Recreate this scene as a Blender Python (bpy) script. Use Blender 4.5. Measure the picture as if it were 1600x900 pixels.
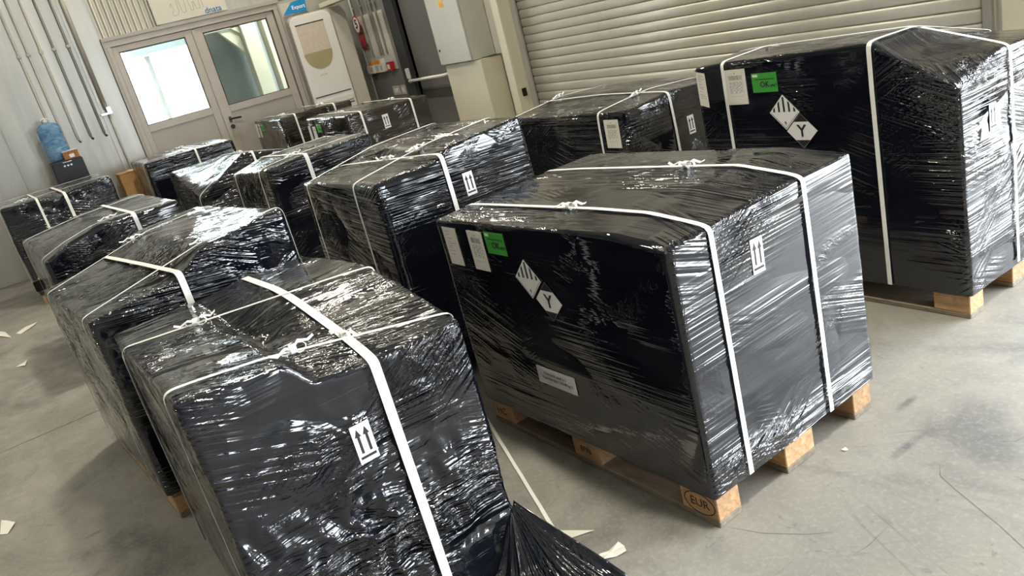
import bpy, bmesh, math, random
import numpy as np
from mathutils import Vector, Matrix

for o in list(bpy.data.objects): bpy.data.objects.remove(o, do_unlink=True)
SC = bpy.context.scene
COL = SC.collection
PI = math.pi

# ------------------------------------------------------------------ camera
CAM_POS = (1.4867, -1.3287, 1.5754)
RIGHT = Vector((0.55334004, 0.79716849, -0.24153095))
DOWN = Vector((0.14811134, -0.37951216, -0.91325437))
FWD = Vector((-0.81968154, 0.46956674, -0.32806897))
cd = bpy.data.cameras.new('camera'); cam = bpy.data.objects.new('camera', cd); COL.objects.link(cam)
m = Matrix.Identity(4)
for i in range(3):
    m[i][0] = RIGHT[i]; m[i][1] = -DOWN[i]; m[i][2] = -FWD[i]; m[i][3] = CAM_POS[i]
cam.matrix_world = m
cd.sensor_width = 36.0; cd.lens = 1250.6 / 1600 * 36.0; cd.clip_start = 0.05
SC.camera = cam

# ------------------------------------------------------------------ light
XD, YS = -9.05, 3.42            # end wall with the glazed door, side wall with the roller shutter
ZC = 5.3                        # ceiling
w = bpy.data.worlds.new('overcast_sky'); SC.world = w; w.use_nodes = True
bg = w.node_tree.nodes['Background']
bg.inputs[0].default_value = (0.86, 0.93, 1.0, 1); bg.inputs[1].default_value = 25.0
LAMPS = [(1.4, 0.35, 1.0), (-4.6, 0.35, 0.9), (-4.6, -4.2, 0.7), (1.4, -4.2, 0.3), (6.8, 0.35, 0.4), (-8.0, 2.1, .6)]
LAMP_POWER = 200.0
for k, (x, y, s) in enumerate(LAMPS):
    ld = bpy.data.lights.new('high_bay_lamp_light', 'AREA'); ld.shape = 'DISK'; ld.size = 0.36
    ld.energy = LAMP_POWER * s; ld.color = (1.0, 0.92, 0.76)
    lo = bpy.data.objects.new('high_bay_lamp_light', ld); COL.objects.link(lo); lo.location = (x, y, 4.98)
SC.view_settings.view_transform = 'Standard'; SC.view_settings.look = 'None'
SC.view_settings.gamma = 1.0; SC.view_settings.use_curve_mapping = False
SC.view_settings.exposure = -0.16

# ------------------------------------------------------------------ materials
def nodes_of(name):
    mt = bpy.data.materials.new(name); mt.use_nodes = True
    return mt, mt.node_tree, mt.node_tree.nodes['Principled BSDF']
def N(t, kind, **kw):
    n = t.nodes.new(kind)
    for k, v in kw.items():
        if k.startswith('i_'):
            key = k[2:].replace('_', ' ')
            n.inputs[key].default_value = v
        else: setattr(n, k, v)
    return n
def mth(t, op, a, b=None, clamp=False):
    n = t.nodes.new('ShaderNodeMath'); n.operation = op; n.use_clamp = clamp
    for i, v in enumerate((a, b)):
        if v is None: continue
        if isinstance(v, (int, float)): n.inputs[i].default_value = v
        else: t.links.new(v, n.inputs[i])
    return n.outputs[0]
def rng(t, v, a, b, c=0.0, d=1.0):
    n = t.nodes.new('ShaderNodeMapRange'); t.links.new(v, n.inputs[0])
    for i, x in enumerate((a, b, c, d)): n.inputs[i + 1].default_value = x
    return n.outputs[0]
def mapped(t, src, scale=(1, 1, 1), rot=(0, 0, 0), loc=(0, 0, 0)):
    n = t.nodes.new('ShaderNodeMapping'); t.links.new(src, n.inputs[0])
    n.inputs['Scale'].default_value = scale; n.inputs['Rotation'].default_value = rot; n.inputs['Location'].default_value = loc
    return n.outputs[0]
def noise(t, vec, scale=1.0, detail=2.0, rough=0.5, dist=0.0):
    n = t.nodes.new('ShaderNodeTexNoise'); t.links.new(vec, n.inputs['Vector'])
    n.inputs['Scale'].default_value = scale; n.inputs['Detail'].default_value = detail
    n.inputs['Roughness'].default_value = rough; n.inputs['Distortion'].default_value = dist
    return n.outputs[0]
def mixc(t, f, a, b):
    n = t.nodes.new('ShaderNodeMix'); n.data_type = 'RGBA'
    if isinstance(f, (int, float)): n.inputs[0].default_value = f
    else: t.links.new(f, n.inputs[0])
    for i, v in ((6, a), (7, b)):
        if isinstance(v, tuple): n.inputs[i].default_value = v + (1,) if len(v) == 3 else v
        else: t.links.new(v, n.inputs[i])
    return n.outputs[2]
def bump(t, h, strength, dist, bsdf, prev=None):
    n = t.nodes.new('ShaderNodeBump'); n.inputs['Strength'].default_value = strength; n.inputs['Distance'].default_value = dist
    t.links.new(h, n.inputs['Height'])
    if prev: t.links.new(prev, n.inputs['Normal'])
    if bsdf: t.links.new(n.outputs[0], bsdf.inputs['Normal'])
    return n.outputs[0]
def plain(name, col, rough=0.5, metal=0.0, grain=0.06, gscale=6.0, spec=0.5, bmp=0.0):
    mt, t, b = nodes_of(name)
    tc = N(t, 'ShaderNodeTexCoord')
    nz = noise(t, tc.outputs['Object'], gscale, 4.0, 0.6)
    dark = tuple(c * (1 - grain * 2) for c in col); lite = tuple(min(1, c * (1 + grain * 2)) for c in col)
    t.links.new(mixc(t, rng(t, nz, 0.25, 0.75), dark, lite), b.inputs['Base Color'])
    b.inputs['Roughness'].default_value = rough; b.inputs['Metallic'].default_value = metal
    b.inputs['Specular IOR Level'].default_value = spec
    if bmp: bump(t, noise(t, tc.outputs['Object'], gscale * 12, 3, 0.6), bmp, 0.002, b)
    return mt

def film_material(name, col, rough, tint=None):
    mt, t, b = nodes_of(name)
    uv = N(t, 'ShaderNodeUVMap'); U = uv.outputs[0]
    a = noise(t, mapped(t, U, (1.5, 62, 1)), 1.0, 1.6, 0.4, 0.2)
    a2 = noise(t, mapped(t, U, (3.0, 150, 1), (0, 0, 0.05)), 1.0, 1.0, 0.4, 0.15)
    d = noise(t, mapped(t, mapped(t, U, (1, 1, 1), (0, 0, 0.34)), (1.8, 80, 1)), 1.0, 1.2, 0.4, 0.15)
    d2 = noise(t, mapped(t, mapped(t, U, (1, 1, 1), (0, 0, -0.55), (3.1, 1.7, 0)), (4, 60, 1)), 1.0, 2.0, 0.5, 0.5)
    cr = noise(t, U, 26.0, 3.0, 0.6, 1.6)
    m1 = rng(t, noise(t, mapped(t, U, (1.5, 3.6, 1)), 1.0, 2.0), 0.47, 0.62)
    m2 = rng(t, noise(t, mapped(t, U, (2.6, 2.6, 1), (0, 0, 0), (7, 3, 0)), 1.0, 2.0), 0.52, 0.64)
    m3 = rng(t, noise(t, mapped(t, U, (3.0, 4.0, 1), (0, 0, 0), (1, 9, 0)), 1.0, 2.0), 0.58, 0.68)
    m4 = rng(t, noise(t, mapped(t, U, (2.4, 3.0, 1), (0, 0, 0), (5, 5, 0)), 1.0, 1.0), 0.56, 0.66)
    # the per-vertex wrinkle attribute raises or calms the creases where the film is slack or taut
    at = N(t, 'ShaderNodeAttribute', attribute_name='wrinkle'); W = at.outputs['Fac']
    h = mth(t, 'MULTIPLY', a, mth(t, 'ADD', mth(t, 'MULTIPLY', m1, 0.85), 0.05))
    h = mth(t, 'ADD', h, mth(t, 'MULTIPLY', a2, mth(t, 'ADD', mth(t, 'MULTIPLY', m1, 0.3), 0.03)))
    h = mth(t, 'ADD', h, mth(t, 'MULTIPLY', d, mth(t, 'MULTIPLY', m2, 0.6)))
    h = mth(t, 'ADD', h, mth(t, 'MULTIPLY', d2, mth(t, 'MULTIPLY', m4, 0.55)))
    h = mth(t, 'ADD', h, mth(t, 'MULTIPLY', cr, mth(t, 'MULTIPLY', m3, 0.4)))
    h = mth(t, 'MULTIPLY', h, W)
    bump(t, h, 1.0, 0.023, b)
    base = mixc(t, rng(t, noise(t, mapped(t, U, (1.2, 9, 1)), 1.0, 3.0), 0.35, 0.7), col, tint or tuple(c * 1.5 for c in col))
    t.links.new(base, b.inputs['Base Color'])
    t.links.new(rng(t, noise(t, mapped(t, U, (2, 12, 1)), 1.0, 2.0), 0.3, 0.7, rough * 0.75, rough * 1.35), b.inputs['Roughness'])
    b.inputs['IOR'].default_value = 1.75
    return mt

M = {}
M['film'] = film_material('black_stretch_film', (0.004, 0.005, 0.009), 0.032)
M['film_thin'] = film_material('thin_black_stretch_film', (0.010, 0.009, 0.008), 0.05, (0.030, 0.022, 0.016))
M['strap'] = plain('white_woven_strap', (0.86, 0.87, 0.84), 0.45, 0, 0.03, 60, 0.4)
M['paper'] = plain('label_paper', (0.78, 0.75, 0.68), 0.6, 0, 0.02, 15)
M['paper_white'] = plain('white_label', (0.84, 0.83, 0.83), 0.55, 0, 0.02, 15)
M['ink'] = plain('black_ink', (0.02, 0.02, 0.025), 0.6, 0, 0.05, 20)
M['ink_grey'] = plain('grey_ink', (0.22, 0.21, 0.2), 0.7, 0, 0.05, 20)
M['green'] = plain('green_label', (0.05, 0.34, 0.045), 0.6, 0, 0.03, 10)
M['ink_green'] = plain('dark_green_ink', (0.01, 0.10, 0.015), 0.6, 0, 0.03, 10)
M['grey_clear'] = plain('label_backing', (0.022, 0.022, 0.026), 0.35, 0, 0.05, 10)
M['grey_line'] = plain('grey_line', (0.25, 0.25, 0.26), 0.5, 0, 0.05, 10)

def wood_material(nm='pallet_wood', c0=(0.32, 0.17, 0.075), c1=(0.56, 0.36, 0.19), c2=(0.24, 0.14, 0.08)):
    mt, t, b = nodes_of(nm)
    tc = N(t, 'ShaderNodeTexCoord'); O = tc.outputs['Object']
    oi = N(t, 'ShaderNodeObjectInfo')
    g = noise(t, mapped(t, O, (6, 55, 55)), 1.0, 4.0, 0.6, 0.6)
    g2 = noise(t, O, 14, 3, 0.6)
    c = mixc(t, rng(t, g, 0.3, 0.7), c0, c1)
    c = mixc(t, rng(t, g2, 0.5, 0.8), c, c2)
    hs = N(t, 'ShaderNodeHueSaturation'); t.links.new(c, hs.inputs['Color'])
    t.links.new(rng(t, oi.outputs['Random'], 0, 1, 0.8, 1.2), hs.inputs['Value'])
    t.links.new(hs.outputs[0], b.inputs['Base Color']); b.inputs['Roughness'].default_value = 0.8
    bump(t, g, 0.5, 0.002, b)
    return mt
M['wood'] = wood_material()
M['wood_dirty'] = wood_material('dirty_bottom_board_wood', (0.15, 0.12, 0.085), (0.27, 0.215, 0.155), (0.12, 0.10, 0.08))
M['burn'] = plain('burnt_stamp', (0.05, 0.022, 0.01), 0.8, 0, 0.1, 30)

def concrete():
    mt, t, b = nodes_of('concrete_floor')
    tc = N(t, 'ShaderNodeTexCoord'); O = tc.outputs['Object']
    n1 = noise(t, O, 0.9, 5, 0.6, 0.4); n2 = noise(t, O, 5, 6, 0.65, 0.5); n3 = noise(t, O, 60, 3, 0.6)
    c = mixc(t, rng(t, n1, 0.3, 0.7), (0.235, 0.226, 0.196), (0.335, 0.322, 0.285))
    c = mixc(t, rng(t, n2, 0.35, 0.75, 0, 0.7), c, (0.185, 0.178, 0.16))
    # dark tyre rubs
    n4 = noise(t, mapped(t, O, (1.4, 1.9, 1), (0, 0, 0.6), (2, 3.4, 0)), 1.0, 6, 0.65, 1.0)
    c = mixc(t, rng(t, n4, 0.52, 0.70, 0, 0.7), c, (0.10, 0.099, 0.10))
    n4b = noise(t, mapped(t, O, (9, 13, 1), (0, 0, 0.3), (8, 1, 0)), 1.0, 6, 0.7, 1.2)
    c = mixc(t, rng(t, n4b, 0.62, 0.72, 0, 0.6), c, (0.09, 0.088, 0.085))
    # three dark tyre smudges beside the middle pallet
    for (sx_, sy_, ra, rb, ang, k_) in ((0.055, 0.88, 0.02, 0.06, -0.3, 0.75), (0.19, 0.65, 0.02, 0.075, -0.6, 0.75), (0.28, 0.84, 0.14, 0.2, 0.2, 0.55), (1.3, 1.3, 0.3, 0.15, 0.2, 0.4)):
        mv = mapped(t, O, (1 / ra, 1 / rb, 0), (0, 0, ang))
        cv_ = Matrix.Rotation(ang, 3, 'Z') @ Vector((sx_ / ra, sy_ / rb, 0))
        dn = N(t, 'ShaderNodeVectorMath', operation='DISTANCE'); t.links.new(mv, dn.inputs[0]); dn.inputs[1].default_value = cv_
        e_ = mth(t, 'ADD', dn.outputs['Value'], mth(t, 'MULTIPLY', mth(t, 'SUBTRACT', n2, 0.5), 3.0))
        c = mixc(t, rng(t, e_, 0.3, 1.1, k_, 0.0), c, (0.09, 0.09, 0.1))
    # hair scratches
    s = None
    for ang, off in ((0.4, 0), (1.3, 4), (2.4, 9), (-0.3, 13)):
        q = noise(t, mapped(t, mapped(t, O, (1, 1, 1), (0, 0, ang), (off, off, 0)), (0.55, 9, 1)), 1.0, 2, 0.5, 0.9)
        line = rng(t, mth(t, 'ABSOLUTE', mth(t, 'SUBTRACT', q, 0.5)), 0.0, 0.004, 1, 0)
        gate = rng(t, noise(t, mapped(t, O, (1, 1, 1), (0, 0, ang), (off + 3, 0, 0)), 1.6, 2), 0.54, 0.60)
        l = mth(t, 'MULTIPLY', line, gate)
        s = l if s is None else mth(t, 'MAXIMUM', s, l)
    c = mixc(t, mth(t, 'MULTIPLY', s, 0.45), c, (0.12, 0.11, 0.10))
    c = mixc(t, rng(t, n3, 0.5, 0.8, 0, 0.35), c, (0.45, 0.43, 0.39))
    t.links.new(c, b.inputs['Base Color'])
    t.links.new(rng(t, n2, 0.3, 0.7, 0.36, 0.6), b.inputs['Roughness'])
    bump(t, mth(t, 'ADD', n2, mth(t, 'MULTIPLY', n3, 0.3)), 0.25, 0.003, b)
    return mt
M['concrete'] = concrete()

def metal_panel(name, c1, c2, rough):
    mt, t, b = nodes_of(name)
    tc = N(t, 'ShaderNodeTexCoord'); O = tc.outputs['Object']
    n1 = noise(t, mapped(t, O, (9, 9, 0.8)), 1.0, 4, 0.6, 0.3)
    n2 = noise(t, mapped(t, O, (4, 4, 0.5)), 1.0, 3, 0.6)
    t.links.new(mixc(t, rng(t, mth(t, 'ADD', mth(t, 'MULTIPLY', n1, 0.5), mth(t, 'MULTIPLY', n2, 0.5)), 0.32, 0.66), c1, c2), b.inputs['Base Color'])
    b.inputs['Roughness'].default_value = rough; b.inputs['Metallic'].default_value = 0.4
    bump(t, n2, 0.25, 0.012, b)
    return mt
M['panel'] = metal_panel('painted_metal_panel', (0.36, 0.365, 0.345), (0.50, 0.50, 0.465), 0.32)
M['ribbed'] = metal_panel('ribbed_metal_cladding', (0.44, 0.42, 0.37), (0.58, 0.55, 0.48), 0.42)
M['shutter'] = metal_panel('shutter_slat_paint', (0.56, 0.54, 0.47), (0.62, 0.60, 0.525), 0.42)
M['cream'] = plain('cream_paint', (0.60, 0.57, 0.45), 0.5, 0, 0.03, 3)
M['rail'] = plain('grey_guide_rail', (0.38, 0.37, 0.34), 0.4, 0.3, 0.05, 5)
M['alu'] = plain('beige_aluminium', (0.42, 0.385, 0.345), 0.42, 0.15, 0.03, 5)
M['alu_panel'] = plain('beige_door_panel', (0.37, 0.345, 0.315), 0.45, 0.1, 0.03, 3)
M['seal'] = plain('dark_gasket', (0.04, 0.038, 0.035), 0.6)
M['grey_wall'] = plain('grey_wall_paint', (0.17, 0.17, 0.165), 0.6, 0, 0.04, 2)
M['grey_door'] = plain('grey_steel_door', (0.12, 0.118, 0.115), 0.5, 0, 0.04, 2)
M['dark'] = plain('dark_reveal', (0.025, 0.026, 0.03), 0.6)
M['cabinet'] = plain('light_grey_cabinet_paint', (0.47, 0.465, 0.42), 0.42, 0, 0.03, 3)
M['white'] = plain('white_plastic', (0.72, 0.70, 0.68), 0.4, 0, 0.02, 4)
M['white_warm'] = plain('warm_grey_plastic', (0.46, 0.43, 0.38), 0.5, 0, 0.02, 4)
M['olive'] = plain('olive_panel', (0.34, 0.30, 0.16), 0.5, 0, 0.04, 6)
M['notice'] = plain('faded_notice_paper', (0.56, 0.49, 0.41), 0.6, 0, 0.05, 25)
M['sign'] = plain('pale_sign_board', (0.56, 0.55, 0.48), 0.5, 0, 0.02, 3)
M['blue'] = plain('blue_sign', (0.005, 0.22, 0.50), 0.45, 0, 0.02, 3)
M['blue_ink'] = plain('blue_lettering', (0.03, 0.13, 0.42), 0.5, 0, 0.02, 3)
M['red'] = plain('red_sign', (0.42, 0.02, 0.025), 0.45, 0, 0.05, 10)
M['red_dark'] = plain('dark_red_sign', (0.20, 0.025, 0.03), 0.45, 0, 0.1, 40)
M['orange'] = plain('orange_plastic', (0.75, 0.27, 0.02), 0.45)
M['yellow'] = plain('yellow_sticker', (0.72, 0.48, 0.15), 0.5)
M['conduit'] = plain('grey_conduit', (0.36, 0.35, 0.31), 0.4, 0.1)
M['conduit_dark'] = plain('dark_grey_conduit', (0.15, 0.15, 0.145), 0.4, 0.1)
M['black'] = plain('black_plastic', (0.008, 0.008, 0.009), 0.28)
M['chrome'] = plain('bright_metal', (0.75, 0.74, 0.72), 0.22, 1.0)
M['card'] = plain('brown_cardboard', (0.40, 0.23, 0.085), 0.8, 0, 0.08, 9)
M['cups'] = plain('brown_printed_box', (0.30, 0.12, 0.035), 0.6, 0, 0.3, 40)
M['plaster'] = plain('pale_wall_paint', (0.55, 0.53, 0.47), 0.7, 0, 0.03, 2)
M['ceiling'] = plain('ceiling_sheet', (0.5, 0.49, 0.45), 0.6, 0, 0.04, 2)
M['out_wall'] = plain('grey_blue_outer_wall', (0.30, 0.33, 0.33), 0.6, 0, 0.05, 2)
M['out_ground'] = plain('outdoor_concrete', (0.5, 0.49, 0.46), 0.8, 0, 0.06, 2)
M['crack'] = plain('crack_dark', (0.13, 0.125, 0.115), 0.8)
M['scrap'] = plain('scrap_paper', (0.75, 0.73, 0.66), 0.7, 0, 0.03, 20)
def glass(name, col, rough=0.0):
    mt, t, b = nodes_of(name)
    out = [n for n in t.nodes if n.type == 'OUTPUT_MATERIAL'][0]
    tr = N(t, 'ShaderNodeBsdfTransparent'); tr.inputs[0].default_value = col + (1,)
    gl = N(t, 'ShaderNodeBsdfGlossy'); gl.inputs['Roughness'].default_value = rough
    fr = N(t, 'ShaderNodeFresnel'); fr.inputs[0].default_value = 1.45
    tc = N(t, 'ShaderNodeTexCoord')
    f = mth(t, 'MULTIPLY', fr.outputs[0], rng(t, noise(t, tc.outputs['Object'], 3, 2), 0.3, 0.7, 0.8, 1.2))
    mx = N(t, 'ShaderNodeMixShader'); t.links.new(f, mx.inputs[0]); t.links.new(tr.outputs[0], mx.inputs[1]); t.links.new(gl.outputs[0], mx.inputs[2])
    t.links.new(mx.outputs[0], out.inputs[0])
    return mt
M['glass'] = glass('door_glass', (0.86, 0.9, 0.88))
def bottle_mat():
    mt, t, b = nodes_of('blue_bottle_plastic')
    tc = N(t, 'ShaderNodeTexCoord')
    nz = noise(t, mapped(t, tc.outputs['Object'], (8, 8, 22)), 1.0, 3, 0.6, 0.8)
    t.links.new(mixc(t, rng(t, nz, 0.35, 0.65), (0.13, 0.32, 0.60), (0.42, 0.66, 0.88)), b.inputs['Base Color'])
    b.inputs['Roughness'].default_value = 0.12; b.inputs['Transmission Weight'].default_value = 0.55; b.inputs['IOR'].default_value = 1.2
    bump(t, nz, 0.4, 0.006, b)
    return mt
M['bottle'] = bottle_mat()

# ------------------------------------------------------------------ mesh helpers
def link_mesh(name, me, mat, parent=None, loc=(0, 0, 0), rot=(0, 0, 0)):
    o = bpy.data.objects.new(name, me); COL.objects.link(o)
    if mat is not None and len(me.materials) == 0: me.materials.append(M[mat] if isinstance(mat, str) else mat)
    o.location = loc; o.rotation_euler = rot
    if parent: o.parent = parent
    return o
def box_bm(bm, x0, x1, y0, y1, z0, z1):
    v = [bm.verts.new(p) for p in ((x0, y0, z0), (x1, y0, z0), (x1, y1, z0), (x0, y1, z0), (x0, y0, z1), (x1, y0, z1), (x1, y1, z1), (x0, y1, z1))]
    for f in ((3, 2, 1, 0), (4, 5, 6, 7), (0, 1, 5, 4), (1, 2, 6, 5), (2, 3, 7, 6), (3, 0, 4, 7)): bm.faces.new([v[i] for i in f])
def finish(bm, bevel=0.0, seg=2):
    if bevel > 0: bmesh.ops.bevel(bm, geom=list(bm.edges), offset=bevel, segments=seg, affect='EDGES', clamp_overlap=True)
    me = bpy.data.meshes.new('mesh'); bm.to_mesh(me); bm.free(); return me
def box(name, x0, x1, y0, y1, z0, z1, mat, parent=None, bevel=0.0, loc=(0, 0, 0), rot=(0, 0, 0)):
    bm = bmesh.new(); box_bm(bm, x0, x1, y0, y1, z0, z1)
    return link_mesh(name, finish(bm, bevel), mat, parent, loc, rot)
def boxes(name, lst, mat, parent=None, bevel=0.0, loc=(0, 0, 0), rot=(0, 0, 0)):
    bm = bmesh.new()
    for b in lst: box_bm(bm, *b)
    return link_mesh(name, finish(bm, bevel), mat, parent, loc, rot)
def prism(name, pts, d0, d1, axis, mat, parent=None, loc=(0, 0, 0), rot=(0, 0, 0), bevel=0.0):
    """polygon pts (u,v) extruded from d0 to d1 along axis; axis x: (u,v)=(y,z), y: (x,z), z: (x,y)"""
    def P(u, v, d): return {'x': (d, u, v), 'y': (u, d, v), 'z': (u, v, d)}[axis]
    bm = bmesh.new(); a = [bm.verts.new(P(u, v, d0)) for u, v in pts]; b = [bm.verts.new(P(u, v, d1)) for u, v in pts]
    n = len(pts); bm.faces.new(a); bm.faces.new(b[::-1])
    for i in range(n): bm.faces.new((a[i], b[i], b[(i + 1) % n], a[(i + 1) % n]))
    bmesh.ops.recalc_face_normals(bm, faces=list(bm.faces))
    return link_mesh(name, finish(bm, bevel), mat, parent, loc, rot)
def tube_bm(bm, pts, r, n=10, cap=True):
    pts = [Vector(p) for p in pts]; rings = []
    up = Vector((0, 0, 1))
    for i, p in enumerate(pts):
        d = (pts[min(i + 1, len(pts) - 1)] - pts[max(i - 1, 0)]).normalized()
        a = d.cross(up if abs(d.z) < 0.9 else Vector((1, 0, 0))).normalized(); b = d.cross(a)
        rr = r[i] if isinstance(r, (list, tuple)) else r
        rings.append([bm.verts.new(p + a * rr * math.cos(2 * PI * k / n) + b * rr * math.sin(2 * PI * k / n)) for k in range(n)])
    for i in range(len(rings) - 1):
        for k in range(n): bm.faces.new((rings[i][k], rings[i][(k + 1) % n], rings[i + 1][(k + 1) % n], rings[i + 1][k]))
    if cap: bm.faces.new(rings[0][::-1]); bm.faces.new(rings[-1])
def tube(name, pts, r, mat, parent=None, n=10, loc=(0, 0, 0)):
    bm = bmesh.new(); tube_bm(bm, pts, r, n); bmesh.ops.recalc_face_normals(bm, faces=list(bm.faces))
    for f in bm.faces: f.smooth = len(f.verts) == 4
    return link_mesh(name, finish(bm), mat, parent, loc)
def text_mesh(txt, size, extrude=0.0, spacing=1.0, bold=0.0):
    c = bpy.data.curves.new('text', 'FONT'); c.body = txt; c.size = size; c.extrude = extrude; c.resolution_u = 3
    c.offset = bold * size; c.align_x = 'CENTER'; c.align_y = 'CENTER'; c.space_character = spacing
    o = bpy.data.objects.new('text', c); COL.objects.link(o)
    bpy.context.view_layer.update()
    dg = bpy.context.evaluated_depsgraph_get()
    me = bpy.data.meshes.new_from_object(o.evaluated_get(dg))
    bpy.data.objects.remove(o, do_unlink=True); bpy.data.curves.remove(c)
    me.materials.clear()
    return me
def thing(name, label, cat, loc=(0, 0, 0), rz=0.0, group=None):
    o = bpy.data.objects.new(name, None); COL.objects.link(o); o.empty_display_size = 0.1
    o.location = loc; o.rotation_euler = (0, 0, rz)
    o['label'] = label; o['category'] = cat
    if group: o['group'] = group
    return o
def tag(o, label, cat, group=None):
    o['label'] = label; o['category'] = cat
    if group: o['group'] = group
    return o
def structure(o, label=None, cat=None):
    o['kind'] = 'structure'
    if label: o['label'] = label
    if cat: o['category'] = cat
    return o

# ------------------------------------------------------------------ numpy gradient noise
_rs = np.random.RandomState(7)
_perm = np.tile(_rs.permutation(256), 3)
_grad = _rs.normal(size=(256, 3)); _grad /= np.linalg.norm(_grad, axis=1)[:, None]
def pnoise(p):
    p = np.asarray(p, float); i = np.floor(p).astype(int); f = p - i; i &= 255
    u = f * f * f * (f * (f * 6 - 15) + 10); res = 0
    for dx in (0, 1):
        for dy in (0, 1):
            for dz in (0, 1):
                h = _perm[_perm[_perm[(i[:, 0] + dx) & 255] + ((i[:, 1] + dy) & 255)] + ((i[:, 2] + dz) & 255)]
                g = _grad[h]; d = f - np.array([dx, dy, dz])
                wgt = (u[:, 0] if dx else 1 - u[:, 0]) * (u[:, 1] if dy else 1 - u[:, 1]) * (u[:, 2] if dz else 1 - u[:, 2])
                res = res + wgt * (g * d).sum(1)
    return res * 1.5
def ridged(p): return 1 - np.abs(pnoise(p)) * 2.2
def smooth(a, b, x):
    t = np.clip((x - a) / (b - a), 0, 1); return t * t * (3 - 2 * t)

# ------------------------------------------------------------------ structure: floor, walls, ceiling
fl = box('floor', -9.3, 12.2, -8.2, 3.6, -0.3, -0.006, 'grey_wall'); structure(fl, 'grey concrete warehouse floor with scuffs and saw-cut joints', 'floor')
xs = [-9.3, -3.487, 1.01 + 1.1, 7.0, 12.2]; ys = [-8.2, -4.6, 3.6]
for i in range(4):
    for j in range(2):
        box('floor_slab', xs[i] + 0.003, xs[i + 1] - 0.003, ys[j] + 0.003, ys[j + 1] - 0.003, -0.2, 0.0, 'concrete', fl)
for pts in ([(0.312, 0.612), (0.34, 0.565), (0.40, 0.53), (0.47, 0.495), (0.56, 0.45), (0.643, 0.401), (0.75, 0.30)], [(0.343, 0.131), (0.352, 0.19), (0.348, 0.287)], [(0.0, 0.02), (0.10, 0.06), (0.2, 0.13), (0.26, 0.19)], [(0.37, 0.80), (0.42, 0.83), (0.44, 0.90)]):
    bm = bmesh.new(); rows = []
    for i, (x, y) in enumerate(pts):
        d = Vector((pts[min(i + 1, len(pts) - 1)][0] - pts[max(i - 1, 0)][0], pts[min(i + 1, len(pts) - 1)][1] - pts[max(i - 1, 0)][1], 0)).normalized(); q = Vector((-d.y, d.x, 0)) * (0.0012 if 0 < i < len(pts) - 1 else 0.0003)
        rows.append((bm.verts.new(Vector((x, y, 0.0004)) - q), bm.verts.new(Vector((x, y, 0.0004)) + q)))
    for a, b in zip(rows[:-1], rows[1:]): bm.faces.new((a[0], b[0], b[1], a[1]))
    link_mesh('hairline_crack', finish(bm), 'crack', fl)
structure(box('ceiling', -9.3, 12.2, -8.2, 3.7, ZC, ZC + 0.15, 'ceiling'), 'pale sheet ceiling of the warehouse', 'ceiling')
structure(box('wall_rear', 12.05, 12.2, -8.2, 3.6, 0, ZC, 'grey_wall'), 'pale wall behind the photographer', 'wall')
structure(box('wall_left', -9.3, 12.2, -8.3, -8.05, 0, ZC, 'grey_wall'), 'pale long wall across the open floor', 'wall')

# end wall (x = XD) with the glazed double door, opening y .32..2.42, z 0..2.26
DY0, DY1, DZ = 0.317, 2.42, 2.262
wd = boxes('wall_end', [(XD - 0.16, XD - 0.03, -8.2, DY0, 0, ZC), (XD - 0.16, XD - 0.03, DY1, YS + 0.2, 0, ZC), (XD - 0.16, XD - 0.03, DY0, DY1, DZ, ZC)], 'panel')
structure(wd, 'light grey metal panel wall around the glazed double door', 'wall')
pys = [-8.0, -7.0, -6.0, -5.0, -4.0, -3.0, -2.02, -1.0, 0.02, DY0 - 0.034]
for a, b in zip(pys[:-1], pys[1:]):
    box('wall_panel', XD - 0.03, XD, a + 0.004, b - 0.004, 0.0, 4.2, 'panel', wd, 0.006)
box('wall_panel', XD - 0.03, XD, DY1 + 0.034, YS, 0.0, DZ + 0.02, 'panel', wd, 0.006)
box('wall_panel', XD - 0.03, XD, 0.965, YS, DZ + 0.03, 4.2, 'panel', wd, 0.006)
for a, b in zip(pys[4:-1], pys[5:]):      # raised seam at each panel joint
    box('seam_strip', XD, XD + 0.012, a - 0.02, a + 0.02, 0, 4.2, 'panel', wd, 0.004)
bm = bmesh.new(); prof = []; y = 0.30
while y < 0.95: prof += [(y, 0), (y + 0.022, 0), (y + 0.034, 0.026), (y + 0.052, 0.026)]; y += 0.064
lo = [bm.verts.new((XD - 0.02 + d, yy, DZ + 0.03)) for yy, d in prof]; hi = [bm.verts.new((XD - 0.02 + d, yy, 4.2)) for yy, d in prof]
for i in range(len(prof) - 1): bm.faces.new((lo[i], lo[i + 1], hi[i + 1], hi[i]))
link_mesh('ribbed_panel', finish(bm), 'ribbed', wd)

# side wall (y = YS) : emergency door, shutter, then open dock doors beyond the frame to the right
SX0, SX1 = -5.30, -0.93         # roller shutter
OX = [(0.25, 4.7), (7.0, 11.6)]  # two open dock doors
OZ = (2.4, 4.0)
ws = boxes('wall_side', [(-9.2, -7.77, YS, YS + 0.2, 0, ZC), (-7.77, -6.86, YS + 0.12, YS + 0.2, 0, ZC), (-6.86, SX0, YS, YS + 0.2, 0, ZC), (-7.77, -6.86, YS, YS + 0.12, 2.1, ZC),
    (SX0, SX1, YS + 0.06, YS + 0.2, 0, ZC), (SX1, OX[0][0], YS, YS + 0.2, 0, ZC), (OX[0][1], OX[1][0], YS, YS + 0.2, 0, ZC), (OX[1][1], 12.2, YS, YS + 0.2, 0, ZC),
    (OX[0][0], OX[0][1], YS, YS + 0.2, OZ[0], ZC), (OX[1][0], OX[1][1], YS, YS + 0.2, OZ[1], ZC)], 'plaster')
structure(ws, 'pale side wall that holds the roller shutter', 'wall')
box('grey_wall_facing', -9.02, -8.02, YS - 0.012, YS, 0, 2.6, 'grey_wall', ws, 0.002)
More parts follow.
